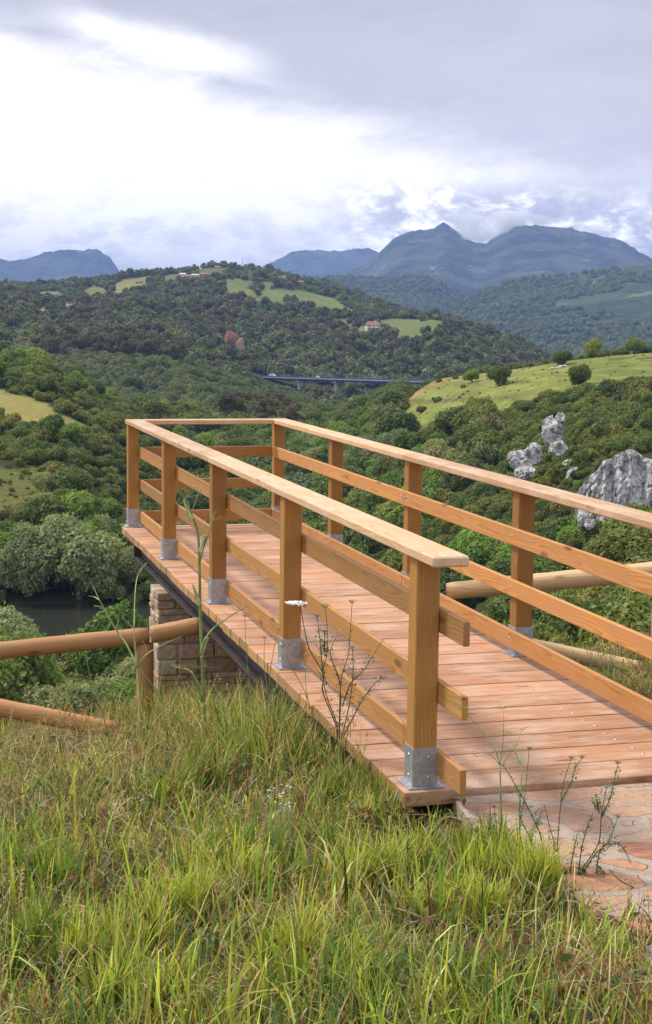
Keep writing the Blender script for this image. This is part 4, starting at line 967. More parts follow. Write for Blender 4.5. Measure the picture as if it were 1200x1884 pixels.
# ------------------------------------------------------------------ limestone cliff and outcrops
def m_lime():
    mt, t, p, o = newmat('weathered_limestone'); g = t.n('ShaderNodeTexCoord').outputs['Object']
    n = t.noise(g, 0.55, 7, 0.68)[0]; st = t.noise(t.vm('MULTIPLY', g, (1.6, 1.6, 0.16)), 1.2, 5, 0.65)[0]; f = t.noise(g, 3.0, 6, 0.7)[0]
    c = t.mix(t.mr(n, 0.40, 0.62), (0.86, 0.83, 0.83), (0.60, 0.57, 0.58)); c = t.mix(t.mr(st, 0.50, 0.66, 0, 0.75), c, (0.13, 0.105, 0.10))
    c = t.mix(t.mr(f, 0.57, 0.74, 0, 0.6), c, (0.20, 0.17, 0.15)); c = t.mix(t.mr(t.noise(t.vm('ADD', g, (7, 0, 0)), 0.4, 4)[0], 0.60, 0.70, 0, 0.7), c, (0.30, 0.19, 0.12))
    t.put(p.inputs['Base Color'], c); p.inputs['Roughness'].default_value = 0.95; c = t.mix(t.mr(t.noise(t.vm('ADD', g, (31, 5, 0)), 0.9, 6, 0.7)[0], 0.54, 0.60, 0, 0.85), c, (0.085, 0.095, 0.035)); t.put(p.inputs['Base Color'], c); bump(t, p, t.m('ADD', f, t.m('MULTIPLY', st, 1.6)), 0.9, 0.6); return mt
M_LIME = m_lime()
def cliff():
    us = np.linspace(1062, 1620, 190); nt_ = 90; top = np.interp(us, [1062, 1080, 1095, 1110, 1130, 1145, 1165, 1185, 1200, 1260, 1330, 1420, 1620], [905, 880, 862, 842, 835, 826, 824, 836, 838, 822, 842, 860, 900])
    P = []
    for jt, tt in enumerate(np.concatenate([np.linspace(0, 1, nt_), 1+np.linspace(0, 0.6, 14)[1:]])):
        for i, u in enumerate(us):
            f = min(tt, 1); zt = at(u, top[i], 240)[2]; zb = zt-15
            rib = abs(fbm(u*0.055+3, f*1.2+2, 4)-0.5)*2; led = fbm(u*0.02, f*7, 3)
            dd = 230.5+5.5*f**1.3-3.6*(fbm(u*0.018+5, 1.3+f*0.8, 3)-0.4)-2.8*rib-1.6*(led-0.5)+(tt-1)*22*(tt > 1)+1.2*(fbm(u*0.3, f*26, 2)-0.5)
            x, y = hxy(u, dd); z = zb+(zt-zb)*f+0.8*(fbm(u*0.09, f*9+30, 3)-0.5) - (tt-1)*5*(tt > 1); P.append((x, y, z))
    n = len(us); mrows = nt_+13; i, j = np.meshgrid(np.arange(mrows-1), np.arange(n-1), indexing='ij'); b = (i*n+j).ravel()
    me = np_mesh('cliff', P, np.stack([b, b+1, b+n+1, b+n], 1), mats=[M_LIME]); tag(link('cliff', me), kind='structure')
cliff()
def rock(name, loc, sz, seed, label, mat=None, rz=0, cat='rock', amp=0.42, sub=5, fr=1.6, group=None):
    bm = bmesh.new(); bmesh.ops.create_icosphere(bm, subdivisions=sub, radius=1); off = Vector((seed*3.1, seed*1.7, seed))
    RR = random.Random(seed*13); pl = []
    for _ in range(22):
        q = Vector((RR.gauss(0, 1), RR.gauss(0, 1), RR.gauss(0, 1))).normalized(); pl.append((q, RR.uniform(0.60, 0.92)))
    for v in bm.verts:
        d = v.co.normalized(); k = 1+amp*(mnoise.hetero_terrain(d*fr+off, 0.7, 2.1, 5, 0.4)-0.9)*0.6+amp*0.5*mnoise.noise(d*6+off); c = (mnoise.cell(d*3.2+off)-0.5)*0.34*amp+(abs(mnoise.noise(d*4+off*2))-0.2)*0.5*amp
        k = 1.0
        for q, h_ in pl:
            dq = d.dot(q)
            if dq > 0.05: k = min(k, h_/dq)
        k += 0.09*(mnoise.noise(d*5+off)+0.6*mnoise.noise(d*11+off)+0.4*mnoise.noise(d*23+off))
        v.co = d*k; v.co.x *= sz[0]; v.co.y *= sz[1]; v.co.z *= sz[2]
    me = bpy.data.meshes.new(name); bm.to_mesh(me); bm.free(); me.materials.append(mat or M_LIME)
    o = link(name, me, None, loc); o.rotation_euler = (0, 0, rz); return tag(o, label, cat, group)
def rat(u, v, d): return tuple(at(u, v, d))
def outcrop(label, blocks, seed):
    """one outcrop of several interlocking angular blocks: column, row, distance, half width, half height"""
    bm = bmesh.new(); c0 = Vector(at(*blocks[0][:3])); RR = random.Random(seed)
    for n_, (u, v, d, hw, hh) in enumerate(blocks):
        r = bmesh.ops.create_icosphere(bm, subdivisions=4, radius=1); q0 = Vector(at(u, v, d))-c0; off = Vector((seed*3.1+n_*5, n_*1.7, seed)); rot = Matrix.Rotation(RR.uniform(-0.5, 0.5), 3, 'Y')@Matrix.Rotation(RR.uniform(0, 3), 3, 'Z')
        pl = [(Vector((RR.gauss(0, 1), RR.gauss(0, 1), RR.gauss(0, 1))).normalized(), RR.uniform(0.55, 0.9)) for _ in range(15)]
        for w in r['verts']:
            d_ = w.co.normalized(); k = 1.0
            for q, h_ in pl:
                dq = d_.dot(q)
                if dq > 0.05: k = min(k, h_/dq)
            k += 0.13*(mnoise.noise(d_*4+off)+0.7*mnoise.noise(d_*9+off)+0.5*mnoise.noise(d_*19+off)); w.co = rot@Vector((d_.x*k*hw*1.45, d_.y*k*hw*1.6, d_.z*k*hh*1.35))+q0
    me = bpy.data.meshes.new('rock_outcrop'); bm.to_mesh(me); bm.free(); me.materials.append(M_LIME); tag(link('rock_outcrop', me, None, c0), label, 'rock outcrop')
outcrop('upright white limestone spur running down to a leaning rib left of the cliff', [(1020, 800, 262, 1.3, 2.2), (1012, 782, 263, 0.9, 1.3), (1030, 772, 264, 0.8, 1.0), (1026, 826, 260, 1.2, 1.5), (1042, 858, 257, 0.8, 1.4), (1052, 880, 254, 0.7, 1.5), (1062, 902, 251, 0.9, 1.6), (1072, 925, 249, 1.2, 1.5)], 3)
outcrop('rounded grey limestone outcrop left of the tall white spur', [(962, 850, 258, 1.5, 1.5), (978, 838, 258, 1.2, 1.3), (948, 845, 258, 1.0, 1.2), (968, 870, 256, 1.3, 1.1), (985, 822, 260, 0.8, 0.7)], 5)
outcrop('small limestone block just under the right handrail', [(1076, 955, 215, 0.7, 1.3), (1084, 965, 214, 0.6, 0.8)], 7)
for k, (u, v, rr) in enumerate(((1012, 668, 1.2), (1026, 664, 1.6), (1034, 672, 0.9))): 
    x, y = hxy(u, 455+k*4); rock('field_rock', (x, y, float(T(x, y))+0.2), (rr, rr*0.8, rr*0.5), 9+k, ('left', 'middle', 'right')[k]+' pale boulder of three below the small skyline tree', None, k, 'rock', 0.5, 3, group='boulders in the green field')
M_TAN = m_simple('ochre_quarry_rock', (0.50, 0.36, 0.20), (0.36, 0.22, 0.13), 0.3, 0.95, 0.6, 0.5)
M_RED = m_simple('red_quarry_rock', (0.40, 0.20, 0.12), (0.22, 0.12, 0.09), 0.25, 0.95, 0.6, 0.5)
rock('quarry_rock', rat(213, 603, 1500), (5.2, 5, 8.5), 21, 'tall ochre rock face in the dark wood on the left', M_TAN)
rock('quarry_rock', rat(242, 607, 1510), (7, 5, 3.0), 22, 'low grey rock band right of the ochre rock face')
rock('quarry_rock', rat(279, 601, 1510), (6, 5, 3.4), 23, 'pale grey rocks at the right end of the rock band')
rock('quarry_rock', rat(425, 628, 1290), (8, 6, 10), 24, 'reddish quarry scar in the wood above the motorway', M_RED)
rock('quarry_rock', rat(443, 636, 1270), (4, 5, 9), 25, 'ochre streaked rock pillar beside the red quarry scar', M_TAN)
rock('quarry_rock', rat(428, 676, 1190), (9, 6, 5), 26, 'pinkish bare rock just above the left end of the motorway bridge', M_TAN)

# ------------------------------------------------------------------ motorway bridge with its traffic
M_BLUE = m_simple('blue_painted_girder', (0.035, 0.06, 0.26), (0.05, 0.08, 0.33), 0.1, 0.5); M_CONC = m_simple('pale_concrete', (0.50, 0.48, 0.44), (0.40, 0.38, 0.35), 0.3, 0.9)
M_ASPH = m_simple('asphalt', (0.05, 0.05, 0.05), (0.06, 0.06, 0.06), 0.5, 0.9); M_WHITE = m_simple('white_paint', (0.80, 0.80, 0.80), (0.74, 0.75, 0.77), 0.4, 0.4)
M_GLASS = m_simple('dark_glass', (0.02, 0.025, 0.03), (0.03, 0.03, 0.035), 0.5, 0.1); M_GALV = m_simple('dull_galvanised', (0.36, 0.37, 0.38), (0.30, 0.31, 0.32), 1, 0.6); M_TYRE = m_simple('tyre_rubber', (0.02, 0.02, 0.02), (0.03, 0.03, 0.03), 2, 0.9)
def motorway():
    A = at(455, 692.5, 1170); Bp = at(800, 702.5, 1065); dv = Bp-A; L = float(np.hypot(dv[0], dv[1])); ang = math.atan2(dv[1], dv[0]); sl_ = (Bp[2]-A[2])/L
    r = empty('motorway_bridge', tuple(A), 'blue girder motorway bridge on pale concrete piers crossing the valley', 'bridge'); r.rotation_euler = (0, -math.atan(sl_), ang)
    mb = MB(); mb.box((L/2, 6, -0.35), (L, 13, 0.5), 0, 0.02, mi=0); mb.box((L/2, 6, -0.08), (L, 12, 0.03), 0, 0.005, mi=1); mb.build('road_deck', [M_CONC, M_ASPH], r)
    for y in (0.8, 11.2): mb = MB(); mb.box((L/2, y, -1.35), (L, 0.5, 1.5), 0, 0.02); [mb.box((x, y-0.3, -1.35), (0.12, 0.12, 1.46), 2, 0.01) for x in np.arange(2, L, 4)]; mb.build('girder', M_BLUE, r)
    for y in (-0.4, 12.4):
        mb = MB(); mb.box((L/2, y, 0.95), (L, 0.18, 0.16), 0, 0.01); mb.box((L/2, y, 0.5), (L, 0.14, 0.26), 0, 0.01)
        for x in np.arange(1, L, 2.5): mb.box((x, y, 0.42), (0.14, 0.12, 0.98), 2, 0.01)
        mb.build('parapet', M_BLUE, r)
    for px in (0.285, 0.485, 0.80):
        mb = MB(); x = L*px
        for y in (2.6, 9.4): mb.tube([(x, y, -28), (x, y, -3.0)], [1.45, 1.3], 16)
        mb.box((x, 6, -2.55), (3.0, 11.4, 0.9), 1, 0.1); mb.build('pier', M_CONC, r)
    R = Matrix.Rotation(ang, 4, 'Z'); P0 = Vector(A)
    def on(x, y, z=-0.06): return P0 + R@Vector((x, y, z+sl_*x))
    # lamp posts: things standing on the bridge
    first = None; k = 0
    for u in (485, 496, 508, 575, 593, 670, 683, 742, 773):
        x = (u-455)/(800-455)*L; y = -0.1 if k % 2 else 12.1
        if first is None:
            o = empty('street_lamp', on(x, y), 'grey lamp post at the far left end of the motorway bridge', 'street lamp', 'lamp posts along the motorway bridge')
            MB().tube([(0, 0, 0), (0, 0, 9.6)], [0.16, 0.09], 8).build('pole', M_GALV, o); m2 = MB(); m2.tube([(0, 0, 9.5), (0, 0.5, 9.9), (0, 1.5, 10)], [0.08, 0.07, 0.06], 6); m2.build('arm', M_GALV, o)
            m3 = MB(); m3.box((0, 1.8, 9.98), (0.35, 0.8, 0.14), 1, 0.03); m3.build('lamp_head', M_GALV, o); first = o
        else:
            o = first.copy(); COL.objects.link(o); o.location = on(x, y); o['label'] = ['', 'grey lamp post just left of the white van', 'grey lamp post just right of the white van', 'grey lamp post just left of the white car on the bridge', 'grey lamp post just right of the white car on the bridge', 'grey lamp post behind the dark tree before the motorway bridge', 'grey lamp post right of the dark tree before the motorway bridge', 'grey lamp post at the right end of the visible bridge', 'grey lamp post where the bridge disappears behind the green field'][k]
            for c in first.children: c2 = c.copy(); COL.objects.link(c2); c2.parent = o
        if y > 6: o.rotation_euler = (0, 0, ang+math.pi)
        else: o.rotation_euler = (0, 0, ang)
        k += 1
    def vehicle(x, y, lab, ln, wd, ht, prof, cat):
        o = empty('vehicle', on(x, y, 0), lab, cat); o.name = cat.replace(' ', '_'); o.rotation_euler = (0, 0, ang)
        bm = bmesh.new(); a = [bm.verts.new((px*ln-ln/2, -wd/2, 0.3+pz*(ht-0.3))) for px, pz in prof]; f = bm.faces.new(a); q = bmesh.ops.extrude_face_region(bm, geom=[f])
        bmesh.ops.translate(bm, verts=[v for v in q['geom'] if isinstance(v, bmesh.types.BMVert)], vec=(0, wd, 0)); bmesh.ops.recalc_face_normals(bm, faces=bm.faces); bmesh.ops.bevel(bm, geom=bm.edges[:], offset=0.07, segments=2, affect='EDGES')
        me = bpy.data.meshes.new('body'); bm.to_mesh(me); bm.free(); me.materials.append(M_WHITE); link('body', me, o)
        for (wx, wz, ww, wh) in ((0.62, 0.78, 0.16, 0.24), (0.40, 0.78, 0.16, 0.24)):
            m = MB(); m.box((wx*ln-ln/2, 0, 0.3+wz*(ht-0.3)-wh/2), (ww*ln, wd+0.02, wh*ht), 0, 0.02); m.build('window', M_GLASS, o)
        for wx in (0.18, 0.82):
            for sy in (-1, 1): m = MB(); m.tube([(wx*ln-ln/2, sy*(wd/2-0.2), 0.34), (wx*ln-ln/2, sy*(wd/2+0.02), 0.34)], 0.34, 14); m.build('wheel', M_TYRE, o)
    vehicle((503-455)/345*L, 1.6, 'white van driving near the left end of the motorway bridge', 5.4, 2.0, 2.4, [(0, 0), (0, 0.85), (0.05, 1), (0.72, 1), (0.84, 0.55), (1, 0.42), (1, 0)], 'van')
    vehicle((590-455)/345*L, 1.6, 'white car driving on the middle of the motorway bridge', 4.4, 1.8, 1.5, [(0, 0), (0, 0.55), (0.14, 0.62), (0.26, 1), (0.6, 1), (0.76, 0.58), (0.98, 0.45), (1, 0)], 'car')
motorway()

# ------------------------------------------------------------------ houses on the hill
M_WALLW = m_simple('white_render', (0.74, 0.71, 0.67), (0.64, 0.60, 0.55), 0.6, 0.9); M_WALLB = m_simple('brick_wall', (0.42, 0.22, 0.15), (0.50, 0.30, 0.21), 0.8, 0.9); M_TILE = m_simple('clay_tiles', (0.34, 0.165, 0.115), (0.26, 0.125, 0.09), 1.5, 0.9, 0.5, 0.1)
M_SHEET = m_simple('pale_metal_roof', (0.62, 0.63, 0.65), (0.52, 0.53, 0.55), 0.5, 0.5)
def house(u, d, w, dp, h, rf, rz, lab, wall=M_WALLW, roofm=M_TILE, nwin=3, name='house', floors=2, porch=False, cat='house'):
    x, y = hxy(u, d); z = float(T(x, y)); o = empty(name, (x, y, z-0.3), lab, cat); o.rotation_euler = (0, 0, -_y+rz)
    m = MB(); m.box((0, 0, h/2), (w, dp, h), 2, 0.05); m.build('wall', wall, o)
    g = MB(); e_ = 0.6
    for sy in (-1, 1):
        V = [(-w/2-e_, sy*(dp/2+e_), h-0.15), (w/2+e_, sy*(dp/2+e_), h-0.15), (w/2+e_-w*0.16*(rf > 0), 0, h+rf), (-w/2-e_+w*0.16, 0, h+rf)]
        V2 = [(a, b, c+0.25) for a, b, c in V]; g.add(V+V2, [[0, 1, 2, 3], [4, 5, 6, 7], [0, 1, 5, 4], [1, 2, 6, 5], [2, 3, 7, 6], [3, 0, 4, 7]])
    for sx in (-1, 1): g.add([(sx*(w/2+e_), -dp/2-e_, h-0.15), (sx*(w/2+e_), dp/2+e_, h-0.15), (sx*(w/2+e_-w*0.16), 0, h+rf), (sx*(w/2+e_), -dp/2-e_, h+0.1), (sx*(w/2+e_), dp/2+e_, h+0.1), (sx*(w/2+e_-w*0.16), 0, h+rf+0.25)], [[0, 1, 2], [3, 4, 5], [0, 1, 4, 3], [1, 2, 5, 4], [2, 0, 3, 5]])
    rfo = g.build('roof', roofm, o); m = MB(); m.box((w*0.2, 0.6, h+rf+0.2), (0.8, 0.8, 1.5), 2, 0.03); m.build('chimney', wall, rfo)
    for fl in range(floors):
        for k in range(nwin):
            xx = -w/2+w*(k+0.5)/nwin
            if fl == 0 and k == nwin//2: m = MB(); m.box((xx, -dp/2-0.02, 1.1), (1.2, 0.1, 2.2), 2, 0.02); m.build('door', M_GLASS, o); continue
            m = MB(); m.box((xx, -dp/2-0.02, 1.5+fl*2.9), (1.2, 0.1, 1.4), 2, 0.02); wn = m.build('window', M_GLASS, o)
            m = MB(); m.box((xx, -dp/2-0.10, 0.72+fl*2.9), (1.5, 0.2, 0.1), 0, 0.02); m.build('sill', M_CONC, wn)
    if porch: m = MB(); m.box((0, -dp/2-1.6, 2.9), (w*0.95, 3.0, 0.2), 0, 0.02); [m.box((sx*w*0.42, -dp/2-2.8, 1.4), (0.3, 0.3, 2.8), 2, 0.02) for sx in (-1, 0, 1)]; m.build('porch', wall, o)
house(681, 1490, 13.0, 9, 5.6, 3.4, 0.25, 'white house with red hipped roof standing alone above the motorway', porch=True)
house(515, 2180, 10.5, 8, 5.6, 2.0, 0.1, 'white farmhouse on the terraced fields below the summit', nwin=3)
house(547, 2190, 13, 8, 3.8, 1.8, -0.1, 'long brick farm building right of the white farmhouse', M_WALLB, nwin=4, floors=1)
house(343, 2150, 10, 8, 3.8, 1.8, 0.1, 'reddish farmhouse at the left end of the hill hamlet', M_WALLB, nwin=3, floors=1)
house(357, 2160, 11, 8, 3.4, 1.4, 0.0, 'shed with pale metal roof in the middle of the hill hamlet', M_WALLW, M_SHEET, nwin=3, floors=1)
house(373, 2150, 12, 8, 4.4, 1.8, 0.0, 'brick house at the right end of the hill hamlet', M_WALLB, nwin=3, floors=1)
house(334, 2220, 10, 8, 4.0, 1.6, 0.1, 'barn with pale roof behind the hill hamlet', M_WALLW, M_SHEET, nwin=2, floors=1)
house(255, 2200, 9, 8, 3.6, 1.6, -0.1, 'small reddish house under the yellow field on the left ridge', M_WALLB, nwin=2, floors=1)
house(407, 2390, 7, 7, 11, 0.6, 0.0, 'squat stone tower on the skyline left of the radio mast', m_simple('dark_stone', (0.12, 0.11, 0.09), (0.17, 0.15, 0.12), 0.5, 0.9), M_SHEET, nwin=1, floors=3, name='tower', cat='tower')
def lattice(name, u, d, hgt, wb, lab, cat, arms):
    x, y = hxy(u, d); z = float(T(x, y)); o = empty(name, (x, y, z-0.5), lab, cat); mb = MB(); n = 9
    q = lambda k, s: np.array([s[0]*wb/2*(1-0.85*k/n), s[1]*wb/2*(1-0.85*k/n), hgt*k/n]); cs = [(-1, -1), (1, -1), (1, 1), (-1, 1)]
    for i in range(4):
        mb.tube([q(0, cs[i]), q(n, cs[i])], 0.16, 5)
        for k in range(n): mb.tube([q(k, cs[i]), q(k+1, cs[(i+1) % 4])], 0.09, 4); mb.tube([q(k+1, cs[i]), q(k+1, cs[(i+1) % 4])], 0.07, 4)
    mb.build('lattice_mast', M_GALV, o)
    for az_, w in arms: m = MB(); m.tube([(-w, 0, az_*hgt), (w, 0, az_*hgt)], 0.14, 5); m.tube([(-w, 0, az_*hgt), (0, 0, az_*hgt+1.6), (w, 0, az_*hgt)], 0.10, 4); m.build('cross_arm', M_GALV, o)
lattice('pylon', 457, 1990, 25, 6, 'steel lattice pylon standing in front of the terraced fields', 'pylon', [(0.72, 5), (0.84, 4), (0.95, 3)])
lattice('radio_mast', 443, 2395, 18, 1.6, 'thin radio mast on top of the round wooded hill', 'mast', [(0.9, 1)])
#@@GRASS
# ------------------------------------------------------------------ foreground grass
def m_grass():
    mt, t, p, out = newmat('grass_blades'); c = attr(t, 'col', 'Color')
    t.put(p.inputs['Base Color'], c); p.inputs['Roughness'].default_value = 0.5; p.inputs['Specular IOR Level'].default_value = 0.3
    tr = t.n('ShaderNodeBsdfTranslucent'); t.put(tr.inputs[0], t.mix(1.0, c, (1.25, 1.2, 0.7), 'MULTIPLY'))
    ms = t.n('ShaderNodeMixShader'); ms.inputs[0].default_value = 0.35
    t.L.new(p.outputs[0], ms.inputs[1]); t.L.new(tr.outputs[0], ms.inputs[2]); t.L.new(ms.outputs[0], out.inputs[0]); return mt
M_GRASS = m_grass()
def allowed(x, y):
    deck = (x > -0.04) & (x < 1.70) & (y > -0.10)
    under = (y > 0.8) & (x > -0.04) & (x < 0.35)
    pathz = inpoly(x, y, [(0.20, 0.1), (0.15, -0.5), (0.17, -0.95), (0.26, -1.35), (0.38, -1.62), (0.7, -1.9), (1.35, -2.2), (2.4, -2.4), (4.6, -2.5), (4.6, 0.1)])
    return ~((deck & ~under) | pathz)
def ribbons(x, y, z, L, wd, az_, lean, bend, col, lev=5, taper=1.0):
    """curved flat blades"""
    n = len(x); s = np.linspace(0, 1, lev)[None]; dx, dy = np.cos(az_), np.sin(az_)
    th = lean[:, None]+bend[:, None]*s; st = L[:, None]/(lev-1)
    hx = np.concatenate([np.zeros((n, 1)), np.cumsum(np.sin(th[:, :-1])*st, 1)], 1); hz = np.concatenate([np.zeros((n, 1)), np.cumsum(np.cos(th[:, :-1])*st, 1)], 1)
    tw = az_+math.pi/2+rng.normal(0, 0.5, n); w = wd[:, None]*(1-s**1.6*0.96)*0.5*np.minimum(1, 0.6+s*1.6)
    cx = x[:, None]+dx[:, None]*hx; cy = y[:, None]+dy[:, None]*hx; cz = z[:, None]+hz
    ox = np.cos(tw)[:, None]*w; oy = np.sin(tw)[:, None]*w
    V = np.stack([np.stack([cx-ox, cy-oy, cz], -1), np.stack([cx+ox, cy+oy, cz], -1)], 2).reshape(-1, 3)
    b = (np.arange(n)*lev*2)[:, None]+np.arange(lev-1)[None]*2; b = b.ravel(); F = np.stack([b, b+1, b+3, b+2], 1)
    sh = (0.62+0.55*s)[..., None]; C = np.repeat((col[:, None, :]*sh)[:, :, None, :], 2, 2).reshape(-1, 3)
    return V, F, C
def sample_ring(n, d0, d1, u0=-700, u1=1900):
    a0, a1 = math.atan((u0-600)/FPX), math.atan((u1-600)/FPX); d = np.sqrt(rng.uniform(d0*d0, d1*d1, n)); a = rng.uniform(a0, a1, n)+_y
    return CAM[0]+d*np.sin(a), CAM[1]+d*np.cos(a), d
def grass():
    VV = []; FF = []; CC = []; off = 0
    def push(V, F, C):
        nonlocal off; VV.append(V); FF.append(F+off); CC.append(C); off += len(V)
    PAL = np.array([(0.45, 0.52, 0.075), (0.24, 0.345, 0.050), (0.10, 0.165, 0.040), (0.80, 0.62, 0.30), (0.34, 0.17, 0.08), (0.52, 0.47, 0.12)])
    for (n, d0, d1) in ((22000, 2.3, 4.2), (50000, 4.2, 8), (75000, 8, 13), (40000, 13, 22)):
        nt = n//16; tx, ty, td = sample_ring(nt, d0, d1)
        dry = fbm(tx*0.9+11, ty*0.9+3, 3); u, _ = proj(np.stack([tx, ty, T(tx, ty)], 1)); v = _
        # the sward is drier and browner in a belt above the middle, fresh green near the viewer
        dp = np.clip(0.33+0.95*(dry-0.5)*2+0.45*np.exp(-((v-1400)/110)**2)+0.55*np.exp(-((v-1570)/75)**2)*(u < 560)*sstep(0.35, 0.6, fbm(tx*1.8, ty*1.8, 3))-0.30*np.exp(-((v-1610)/90)**2)*(u > 480)-0.12*(v > 1700)+0.25*(v > 1740)*(u > 1000), 0.04, 0.9)
        ty_ = np.where(rng.random(nt) < dp, rng.choice([3, 4, 5, 4, 3], nt), rng.choice([0, 1, 2, 1, 5, 0], nt, p=[.2, .22, .2, .16, .08, .14]))
        k = rng.integers(0, nt, n); sp = 0.030+0.035*rng.random(nt); x = tx[k]+rng.normal(0, 1, n)*sp[k]; y = ty[k]+rng.normal(0, 1, n)*sp[k]
        loose = rng.random(n) < 0.35; lx, ly, _d = sample_ring(n, d0, d1); x = np.where(loose, lx, x); y = np.where(loose, ly, y)
        ok = allowed(x, y); x, y, k, loose = x[ok], y[ok], k[ok], loose[ok]; n2 = len(x); tt = ty_[k]; tt = np.where(rng.random(n2) < 0.22, rng.integers(0, 6, n2), tt)
        tall = (0.5+1.0*rng.random(nt)**1.5)[k]; L = (0.07+0.22*rng.random(n2)**1.3)*tall*np.interp(d0, [2, 8, 13], [1, 0.75, 0.6])*np.where(tt >= 3, 0.85, 1.0); L = np.where(loose, L*0.8, L)
        edge = (x > -0.30) & (y > -2.4) & (y < 0.8); L = np.where(edge & (y < -0.5), L*0.85, L); L = np.where((x > -0.75) & (y > -0.5) & (y < 2.2), L*0.6, L)
        wd = (0.0036+0.0155*rng.random(n2)**1.8)*np.where(tt >= 3, 0.65, 1)*(1+np.maximum(0, d0-6)*0.07)
        col = PAL[tt]*(0.42+0.95*rng.random((n2, 1)))*(1+0.10*rng.normal(size=(n2, 3)))
        az_ = rng.uniform(0, 6.28, n2); taz = rng.uniform(0, 6.28, nt)[k]; az_ = np.where(rng.random(n2) < 0.55, taz, az_)
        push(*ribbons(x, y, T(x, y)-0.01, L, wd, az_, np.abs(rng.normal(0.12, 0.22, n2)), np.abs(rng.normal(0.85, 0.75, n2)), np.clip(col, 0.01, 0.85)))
    # long wild grass against the deck edge
    n2 = 9500; y = rng.uniform(-0.15, 6.2, n2); x = -0.07-np.abs(rng.normal(0, 0.22, n2)); tt = rng.choice([0, 1, 2, 3, 5, 4], n2, p=[.14, .28, .26, .16, .08, .08]); cl = fbm(x*3, y*3, 2)
    L = rng.uniform(0.16, 0.46, n2)*np.interp(y, [-0.2, 0.5, 1.0, 2.0, 4.6], [0.28, 0.55, 0.88, 1.05, 1.0])*(0.5+cl)*np.interp(x, [-0.5, -0.07], [1, 0.75])
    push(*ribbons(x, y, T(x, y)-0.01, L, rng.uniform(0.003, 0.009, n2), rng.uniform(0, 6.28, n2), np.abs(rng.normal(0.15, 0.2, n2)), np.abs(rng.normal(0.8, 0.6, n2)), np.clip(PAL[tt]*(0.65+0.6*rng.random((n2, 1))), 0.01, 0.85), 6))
    # dense luminous tussocks
    for (tu, tv, cnt, hh, ci) in ((1010, 1650, 900, 0.26, 0), (1080, 1640, 500, 0.22, 0), (930, 1640, 900, 0.25, 0), (860, 1600, 700, 0.22, 1), (800, 1480, 700, 0.25, 1), (760, 1490, 500, 0.22, 1), (880, 1490, 350, 0.2, 1), (700, 1520, 500, 0.2, 0), (410, 1660, 700, 0.27, 0), (440, 1600, 500, 0.27, 1), (330, 1720, 700, 0.25, 0), (200, 1780, 700, 0.25, 0),
                                  (520, 1800, 900, 0.26, 0), (700, 1640, 700, 0.25, 0), (830, 1700, 700, 0.24, 0), (250, 1860, 800, 0.25, 0), (330, 1480, 600, 0.3, 1), (420, 1400, 500, 0.32, 1), (560, 1430, 500, 0.30, 2), (520, 1360, 500, 0.34, 2), (620, 1480, 500, 0.25, 1), (60, 1800, 600, 0.24, 1), (640, 1860, 700, 0.22, 1), (100, 1640, 500, 0.2, 1), (1130, 1770, 300, 0.12, 0), (960, 1800, 500, 0.14, 4), (1050, 1830, 500, 0.12, 4), (850, 1830, 500, 0.16, 1), (740, 1770, 500, 0.18, 1)):
        d = 3.0
        for _ in range(40):
            q = at(tu, tv, d); g = float(T(q[0], q[1]))
            if q[2] < g: break
            d += 0.12
        n2 = cnt; cn = rng.normal(0, 0.085, (7, 2))*d/5; ck = rng.integers(0, 7, n2); x = q[0]+cn[ck, 0]+rng.normal(0, 0.028, n2)*d/5; y = q[1]+cn[ck, 1]+rng.normal(0, 0.028, n2)*d/5; ok = allowed(x, y); x, y, ck = x[ok], y[ok], ck[ok]; n2 = len(x)
        col = PAL[np.where(rng.random(n2) < 0.72, ci, rng.integers(0, 6, n2))]*(0.45+0.85*rng.random((n2, 1)))
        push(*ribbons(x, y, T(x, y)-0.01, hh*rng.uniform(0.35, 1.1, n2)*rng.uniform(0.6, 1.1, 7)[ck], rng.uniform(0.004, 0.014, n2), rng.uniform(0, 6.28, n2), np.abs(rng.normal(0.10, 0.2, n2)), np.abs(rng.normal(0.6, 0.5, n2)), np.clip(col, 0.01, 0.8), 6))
    C = np.concatenate(CC)
    me = np_mesh('grass', np.concatenate(VV), np.concatenate(FF), {'col': ('FLOAT_COLOR', np.c_[C, np.ones(len(C))])}, [M_GRASS])
    tag(link('grass', me), 'mixed fresh green and straw coloured grass covering the near slope', 'grass', kind='stuff')
    # dead thatch lying flat and low broad leaves between the blades
    VV, FF, CC, off = [], [], [], 0
    n = 60000; x, y, d = sample_ring(n, 2.3, 15); ok = allowed(x, y); x, y = x[ok], y[ok]; n = len(x); pal = np.array([(0.42, 0.31, 0.17), (0.24, 0.13, 0.07), (0.10, 0.06, 0.035), (0.70, 0.58, 0.36)])
    col = pal[rng.integers(0, 4, n)]*(0.7+0.5*rng.random((n, 1)))
    V, F, C = ribbons(x, y, T(x, y)+rng.uniform(0, 0.10, n), rng.uniform(0.05, 0.20, n), rng.uniform(0.002, 0.007, n), rng.uniform(0, 6.28, n), rng.normal(1.25, 0.3, n), rng.normal(0.3, 0.4, n), col, 4)
    me = np_mesh('dead_thatch', V, F, {'col': ('FLOAT_COLOR', np.c_[C, np.ones(len(C))])}, [M_GRASS]); tag(link('dead_thatch', me), 'dead straw and brown litter matted between the grass blades', 'grass', kind='stuff')
    n = 40000; x, y, d = sample_ring(n, 2.3, 14); ok = allowed(x, y) & (fbm(x*1.6+3, y*1.6, 3) > 0.46); x, y = x[ok], y[ok]; n = len(x); P = np.stack([x, y, T(x, y)+rng.uniform(0.01, 0.13, n)], 1)
